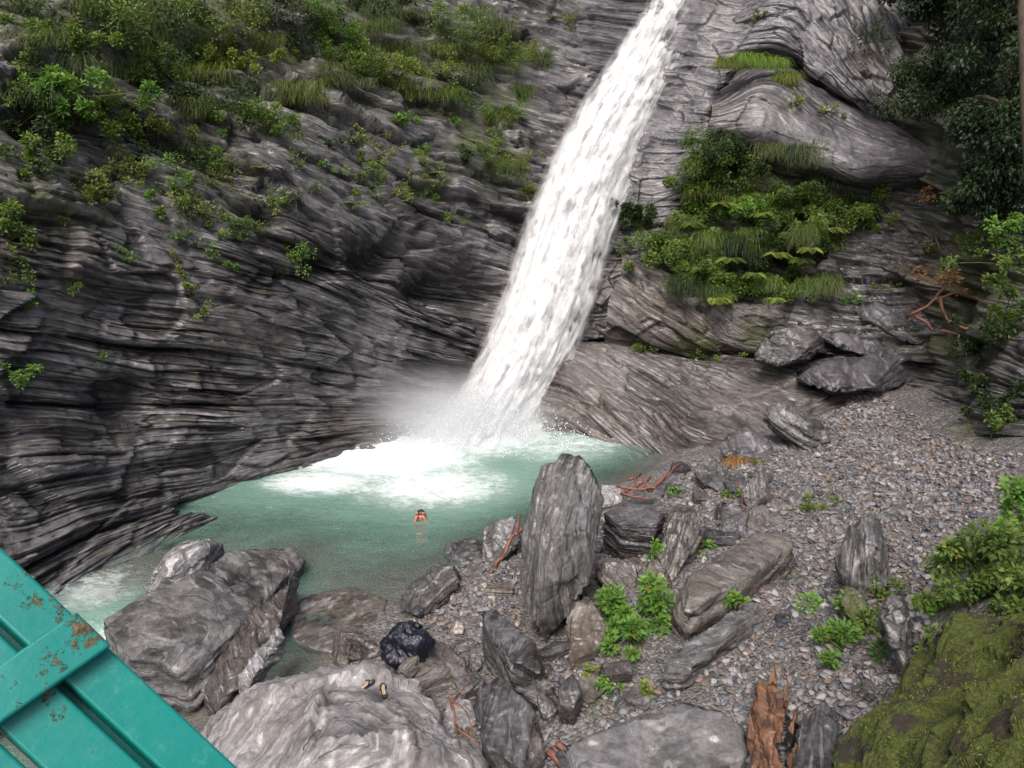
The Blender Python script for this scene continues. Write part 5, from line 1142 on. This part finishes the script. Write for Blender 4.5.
# splintered log
lroot = empty('log', G(768, 745, 1.35), 'short splintered orange brown log with a charred black stripe', 'log')
def logpart(nm, tri, mat, seed, **kw):
    o = rockobj(nm, tri, M[mat], seed=seed, label=None, **kw)
    for key in ('category', 'label'):
        if key in o: del o[key]
    loc = o.location.copy(); o.parent = lroot; o.location = loc-lroot.location; return o
def q(px, py, z): return G(px, py, z)
logpart('wood', [q(748, 712, 1.45), q(757, 690, 1.6), q(772, 672, 1.75), q(780, 684, 1.7), q(786, 720, 1.5), q(786, 800, 1.2), q(746, 800, 1.15), q(752, 722, 1.1), q(784, 730, 1.05), q(766, 720, 1.72), q(764, 800, 1.45)], 'log', 77, bed=(1, -.1, .25), amp=1.6, size=.14, lump=.03, rough=1.2)
logpart('charred_bark', [q(780, 694, 1.68), q(789, 690, 1.6), q(793, 715, 1.5), q(791, 800, 1.2), q(782, 800, 1.3), q(779, 720, 1.6), q(787, 720, 1.2)], 'char', 78, bed=(1, 0, .2), amp=2.2, size=.12, lump=.04, rough=2.2)
for k_, (a_, b_, c_) in enumerate([((754, 705), (762, 682), (766, 712)), ((764, 690), (775, 664), (778, 695)), ((780, 700), (790, 670), (788, 705)), ((786, 730), (798, 704), (793, 735)), ((747, 735), (750, 708), (756, 738)), ((786, 760), (797, 742), (791, 770))]):
    logpart('splinter', [q(*a_, 1.5), q(*b_, 1.72), q(*c_, 1.5), q(a_[0]+2, a_[1]+6, 1.35), q(c_[0]-1, c_[1]+8, 1.35), q(b_[0]+1, b_[1]+2, 1.64)], 'log', 90+k_, bed=(1, 0, .2), amp=.6, size=.1, lump=.004, rough=.5, cuts=0)
# ------------------------------------------------------------------ plastic bag
def bagmat():
    m, nt, b, out = newmat('black_plastic'); k = NB(nt); pos = k.n('ShaderNodeTexCoord').outputs['Object']
    b.inputs['Base Color'].default_value = (.006, .007, .016, 1); b.inputs['Roughness'].default_value = .36; b.inputs['Specular IOR Level'].default_value = .6
    n = k.noise(k.mapp(pos, (1.4, 1.4, .5)), 9, 3, .5, 1.4); k.l(k.bump(n, .7, .04), b.inputs['Normal']); return m
bm = bmesh.new(); bmesh.ops.create_icosphere(bm, subdivisions=5, radius=1)
V = np.array([v.co[:] for v in bm.verts])
V = V*(1+.30*fbm(V[:, 0]*1.1, V[:, 1]*1.1, V[:, 2]*1.1, 5, 2)+.05*facets(V, .8, 3)+.02*facets(V, .3, 4)-.09*np.abs(fbm(V[:, 0]*2.6+1.5*V[:, 2], V[:, 1]*2.5, V[:, 2]*1.6+V[:, 0], 6, 3)))[:, None]
V = V*np.array([.37, .32, .36])
V[:, 2] = np.where(V[:, 2] < -.26, -.26+(V[:, 2]+.26)*.25, V[:, 2])
for v, c in zip(bm.verts, V): v.co = c
broot = empty('plastic_bag', P(407, 648, 11.0), 'tied black plastic bag lying on the tan rock near the water', 'plastic bag')
bm_obj('sack', bm, bagmat(), broot)
bm = bmesh.new(); tube(bm, [(.10, .16, .22), (.16, .2, .25), (.22, .2, .22)], .07, .02, 10)
kn = bm_obj('knot', bm, bpy.data.materials['black_plastic'], broot)
# sandals
def sandal(px, py, d, rz, label):
    c = P(px, py, d); root = empty('sandal', c, label, 'sandal', 'sandals left on the pale boulder'); root.rotation_euler = (.25, 0.1, rz)
    outl = [(0, -.13, .030), (0, -.08, .036), (0, -.02, .032), (0, .05, .042), (0, .11, .040), (0, .135, .02)]
    for nm, z0, z1, g, m_ in (('sole', 0, .022, 1, SM['black']), ('insole', .0225, .027, .66, SM['tan'])):
        bm = bmesh.new(); lo, hi = [], []
        prof = [(-w*g, y) for _, y, w in outl]+[(w*g, y) for _, y, w in reversed(outl)]
        lo = [bm.verts.new((x, y*g, z0)) for x, y in prof]; hi = [bm.verts.new((x, y*g, z1)) for x, y in prof]
        bm.faces.new(lo[::-1]); bm.faces.new(hi); n = len(prof)
        for i in range(n): bm.faces.new((lo[i], lo[(i+1) % n], hi[(i+1) % n], hi[i]))
        bm_obj(nm, bm, m_, root, False)
    for sg in (-1, 1):
        bm = bmesh.new(); tube(bm, [(sg*.042, -.005, .02), (sg*.038, .03, .055), (sg*.012, .065, .055), (0, .085, .028)], .010, .008, 6); bm_obj('strap', bm, SM['black'], root)
SM = {'black': simplemat('sandal_black', (.01, .01, .012), (.03, .03, .035), 20, .5, .002), 'tan': simplemat('sandal_tan', (.25, .17, .10), (.45, .34, .22), 20, .7, .002)}
bpy.context.view_layer.update()
def on_rock(px, py, lift=.015):
    best = None; o0 = Vector((0, 0, H)); dr = (P(px, py, 10)-o0).normalized()
    dg = bpy.context.evaluated_depsgraph_get()
    hit, loc, nor, _, ob, _ = bpy.context.scene.ray_cast(dg, o0, dr)
    return project(np.array(loc+Vector((0, 0, lift))))[2] if hit else 9.8
sandal(366, 686, on_rock(366, 686), -.9, 'dark sandal with tan insole, the left one of the pair on the pale boulder')
sandal(383, 690, on_rock(383, 690), .35, 'dark sandal with tan insole, the right one of the pair on the pale boulder')

# ------------------------------------------------------------------ swimmer
def skin_mesh(name, verts, edges, radii, mat, parent, sub=2):
    me = bpy.data.meshes.new(name); me.from_pydata([Vector(v) for v in verts], edges, []); o = bpy.data.objects.new(name, me); C.objects.link(o)
    md = o.modifiers.new('s', 'SKIN'); 
    for i, r in enumerate(radii): me.skin_vertices[0].data[i].radius = (r, r)
    me.skin_vertices[0].data[0].use_root = True
    sb = o.modifiers.new('u', 'SUBSURF'); sb.levels = sub; sb.render_levels = sub
    dg = bpy.context.evaluated_depsgraph_get(); m2 = bpy.data.meshes.new_from_object(o.evaluated_get(dg)); bpy.data.objects.remove(o)
    m2.name = name; m2.materials.clear(); return link(name, m2, mat, parent)
def smat(name, c, r=.5):
    m, nt, b, out = newmat(name); b.inputs['Base Color'].default_value = (*c, 1); b.inputs['Roughness'].default_value = r
    b.inputs['Subsurface Weight'].default_value = .1 if 'skin' in name else 0; b.inputs['Subsurface Radius'].default_value = (.02, .01, .005); return m
sk = smat('skin', (.62, .24, .17), .35); red = smat('red_cloth', (.42, .03, .04), .6); hr = smat('hair', (.02, .014, .01), .4)
sroot = empty('person', G(421, 518, 0)+Vector((0, 0, -.32)), 'person bathing in the green pool with head and hands above the water, wearing red', 'person')
vs = [(0, 0, -.25), (0, 0, 0), (0, 0, .16), (0, 0, .24), (0, -.01, .33), (0, -.02, .42),
      (-.14, 0, .16), (-.19, -.08, .10), (-.10, -.12, .33), (-.065, -.12, .45), (.14, 0, .16), (.19, -.08, .10), (.10, -.12, .33), (.065, -.12, .45),
      (-.1, .05, -.55), (-.1, .2, -.9), (.1, .05, -.55), (.1, .2, -.9)]
es = [(0, 1), (1, 2), (2, 3), (3, 4), (4, 5), (2, 6), (6, 7), (7, 8), (8, 9), (2, 10), (10, 11), (11, 12), (12, 13), (0, 14), (14, 15), (0, 16), (16, 17)]
rd = [.12, .13, .12, .05, .085, .07, .06, .045, .032, .03, .06, .045, .032, .03, .075, .05, .075, .05]
skin_mesh('body', vs, es, rd, sk, sroot)
for sg in (-1, 1):
    for k in range(4):      # fingers above each hand
        x = sg*.065+(-.024+k*.016); bm = bmesh.new(); tube(bm, [(x, -.12, .46), (x*1.05, -.125, .50), (x*1.05, -.12, .525+.008*(k in (1, 2)))], .009, .006, 6); bm_obj('finger', bm, sk, sroot)
skin_mesh('swimsuit', [(0, 0, -.26), (0, -.002, 0), (0, -.002, .15), (-.1, 0, .19), (.1, 0, .19)], [(0, 1), (1, 2), (2, 3), (2, 4)], [.126, .137, .128, .07, .07], red, sroot)
bm = bmesh.new(); bmesh.ops.create_icosphere(bm, subdivisions=3, radius=.1)
for v in bm.verts: v.co = Vector((v.co.x*.92, v.co.y*1.0+.025, v.co.z*1.05+.40)); 
bmesh.ops.delete(bm, geom=[v for v in bm.verts if v.co.z < .36 and v.co.y < .03 or (v.co.y < -.045 and v.co.z < .45)], context='VERTS')
bm_obj('hair', bm, hr, sroot)
for sg in (-1, 1):
    bm = bmesh.new(); bmesh.ops.create_icosphere(bm, subdivisions=2, radius=.011)
    for v in bm.verts: v.co += Vector((sg*.032, -.098, .385))
    bm_obj('eye', bm, hr, sroot)
bm = bmesh.new(); bmesh.ops.create_cone(bm, segments=8, radius1=.016, radius2=.006, depth=.04)
for v in bm.verts: v.co += Vector((0, -.11, .36))
bm_obj('nose', bm, sk, sroot)

# ------------------------------------------------------------------ teal railing in front, lower left
def tealmat():
    m, nt, b, out = newmat('teal_paint'); k = NB(nt); pos = k.n('ShaderNodeNewGeometry').outputs['Position']
    n = k.noise(pos, 9, 6, .6); n2 = k.noise(pos, 55, 7, .75); n3 = k.noise(pos, 160, 4, .7)
    c = k.mix(n, (.0, .15, .13), (.004, .235, .20))
    c = k.mix(k.math('MULTIPLY', k.ramp(n2, [(.56, 0), (.66, 1)]), .4), c, (.05, .28, .25))
    rm = k.math('ADD', k.attr('rust').outputs['Fac'], k.math('MULTIPLY', k.math('SUBTRACT', n2, .5), 2.4))
    rf = k.ramp(rm, [(.55, 0), (.63, 1)])
    rc = k.ramp(n3, [(.35, (.02, .022, .015)), (.5, (.075, .06, .03)), (.65, (.19, .125, .06))])
    c = k.mix(rf, c, rc); k.l(c, b.inputs['Base Color']); k.l(k.mix(rf, k.ramp(n2, [(.3, .22), (.7, .5)]), .85), b.inputs['Roughness'])
    h = k.math('ADD', k.math('MULTIPLY', n2, .35), k.math('MULTIPLY', k.math('MULTIPLY', rf, n3), 2.0))
    k.l(k.bump(h, .5, .003), b.inputs['Normal']); return m
M['teal'] = tealmat()
DR = .85                                            # distance of the railing
O = P(112, 655, DR); vdir = (O-Vector((0, 0, H))).normalized()
def onplane(px, py, off=0):
    # plane through O, tilted, facing the camera
    nrm = (-vdir+Vector((.18, .0, .35))).normalized()
    dr = (P(px, py, 1)-Vector((0, 0, H))); t = ((O+nrm*off-Vector((0, 0, H))).dot(nrm))/dr.dot(nrm); return Vector((0, 0, H))+dr*t, nrm
def board(name, quad, thick, off, parent, rust=()):
    ps = [onplane(x, y, off)[0] for x, y in quad]; nrm = onplane(0, 0)[1]
    bm = bmesh.new(); a = [bm.verts.new(p-Vector(parent.location)) for p in ps]; b = [bm.verts.new(p-nrm*thick-Vector(parent.location)) for p in ps]
    bm.faces.new(a); bm.faces.new(b[::-1])
    for i in range(4): bm.faces.new((a[i], b[i], b[(i+1) % 4], a[(i+1) % 4]))
    bmesh.ops.recalc_face_normals(bm, faces=bm.faces)
    bmesh.ops.bevel(bm, geom=bm.edges[:], offset=.0035, segments=3, affect='EDGES', profile=.5)
    me = bpy.data.meshes.new(name); 
    for _ in range(5):
        bmesh.ops.subdivide_edges(bm, edges=[e for e in bm.edges if e.calc_length() > .02], cuts=1, use_grid_fill=True)
    bmesh.ops.recalc_face_normals(bm, faces=bm.faces)
    bm.to_mesh(me); bm.free()
    V = np.array([v.co[:] for v in me.vertices])+np.array(parent.location)
    attr(me, 'rust', blobs(V, [(tuple(onplane(x, y, off)[0]), r*DR/F, s) for x, y, r, s in rust]))
    return link(name, me, M['teal'], parent, False)
rroot = empty('railing', O, 'turquoise painted metal railing with rust spots in the lower left corner', 'railing')
# planks run down to the right; one batten crosses them
ux, uy = .732, .681
def along(x, y, s): return (x+ux*s, y+uy*s)
o1 = (113, 651)
def strip(p, q, s0, s1): return [along(*p, s0), along(*p, s1), along(*q, s1), along(*q, s0)]
board('rail', strip((118, 656), (80, 694), -260, 330), .035, 0, rroot, rust=[(45, 590, 60, .42), (60, 608, 20, .6), (28, 575, 30, .45), (150, 700, 40, .2), (240, 800, 30, .2), (165, 714, 12, .5)])
board('rail', strip((71, 700), (22, 749), -260, 330), .035, 0, rroot, rust=[(30, 668, 30, .3), (50, 700, 30, .45), (100, 740, 40, .2)])
board('rail', strip((14, 756), (-30, 797), -260, 330), .035, 0, rroot, rust=[(20, 760, 30, .3)])
board('gap_backing', strip((86, 688), (58, 710), -260, 330), .03, -.037, rroot)  # backing board added behind the gap between rails so it reads dark
board('batten', [(76, 611), (112, 645), (-60, 765), (-96, 731)], .018, .022, rroot, rust=[(92, 636, 16, .62), (56, 655, 30, .55), (40, 690, 30, .4), (75, 622, 18, .5), (10, 700, 40, .3)])

# ------------------------------------------------------------------ light, world, camera
w = bpy.data.worlds.new('World'); bpy.context.scene.world = w; w.use_nodes = True
nt = w.node_tree; sky = nt.nodes.new('ShaderNodeTexSky'); sky.sky_type = 'NISHITA'; sky.sun_disc = False
SE, SR = math.radians(58), math.radians(200)
sky.sun_elevation = SE; sky.sun_rotation = SR; sky.air_density = 1.0; sky.dust_density = 6.0; sky.ozone_density = .6
bg = nt.nodes['Background']; bg.inputs[1].default_value = .15; nt.links.new(sky.outputs[0], bg.inputs[0])
L = bpy.data.lights.new('sun', 'SUN'); L.energy = 3.3; L.angle = math.radians(30); L.color = (1, .96, .93)
lo = bpy.data.objects.new('sun', L); C.objects.link(lo)
sd = Vector((math.sin(SR)*math.cos(SE), math.cos(SR)*math.cos(SE), math.sin(SE)))     # direction to the sun
lo.rotation_euler = sd.to_track_quat('Z', 'Y').to_euler()

cam = bpy.data.cameras.new('camera'); co = bpy.data.objects.new('camera', cam); C.objects.link(co)
co.location = (0, 0, H); co.rotation_euler = (PI/2-TH, 0, 0); cam.sensor_width = 36; cam.lens = 36*F/1024; cam.clip_start = .05; cam.clip_end = 400
sc = bpy.context.scene; sc.camera = co
sc.view_settings.view_transform = 'Standard'; sc.view_settings.look = 'None'; sc.view_settings.exposure = 0; sc.view_settings.gamma = 1
sc.render.engine = 'CYCLES'
sc.cycles.use_denoising = True; sc.cycles.max_bounces = 5; sc.cycles.diffuse_bounces = 2; sc.cycles.glossy_bounces = 2; sc.cycles.transmission_bounces = 2; sc.cycles.transparent_max_bounces = 16; sc.cycles.volume_bounces = 3
sc.cycles.volume_step_rate = 3; sc.cycles.volume_max_steps = 64
sc.cycles.use_adaptive_sampling = True; sc.cycles.adaptive_threshold = .02; sc.cycles.denoising_prefilter = 'NONE'
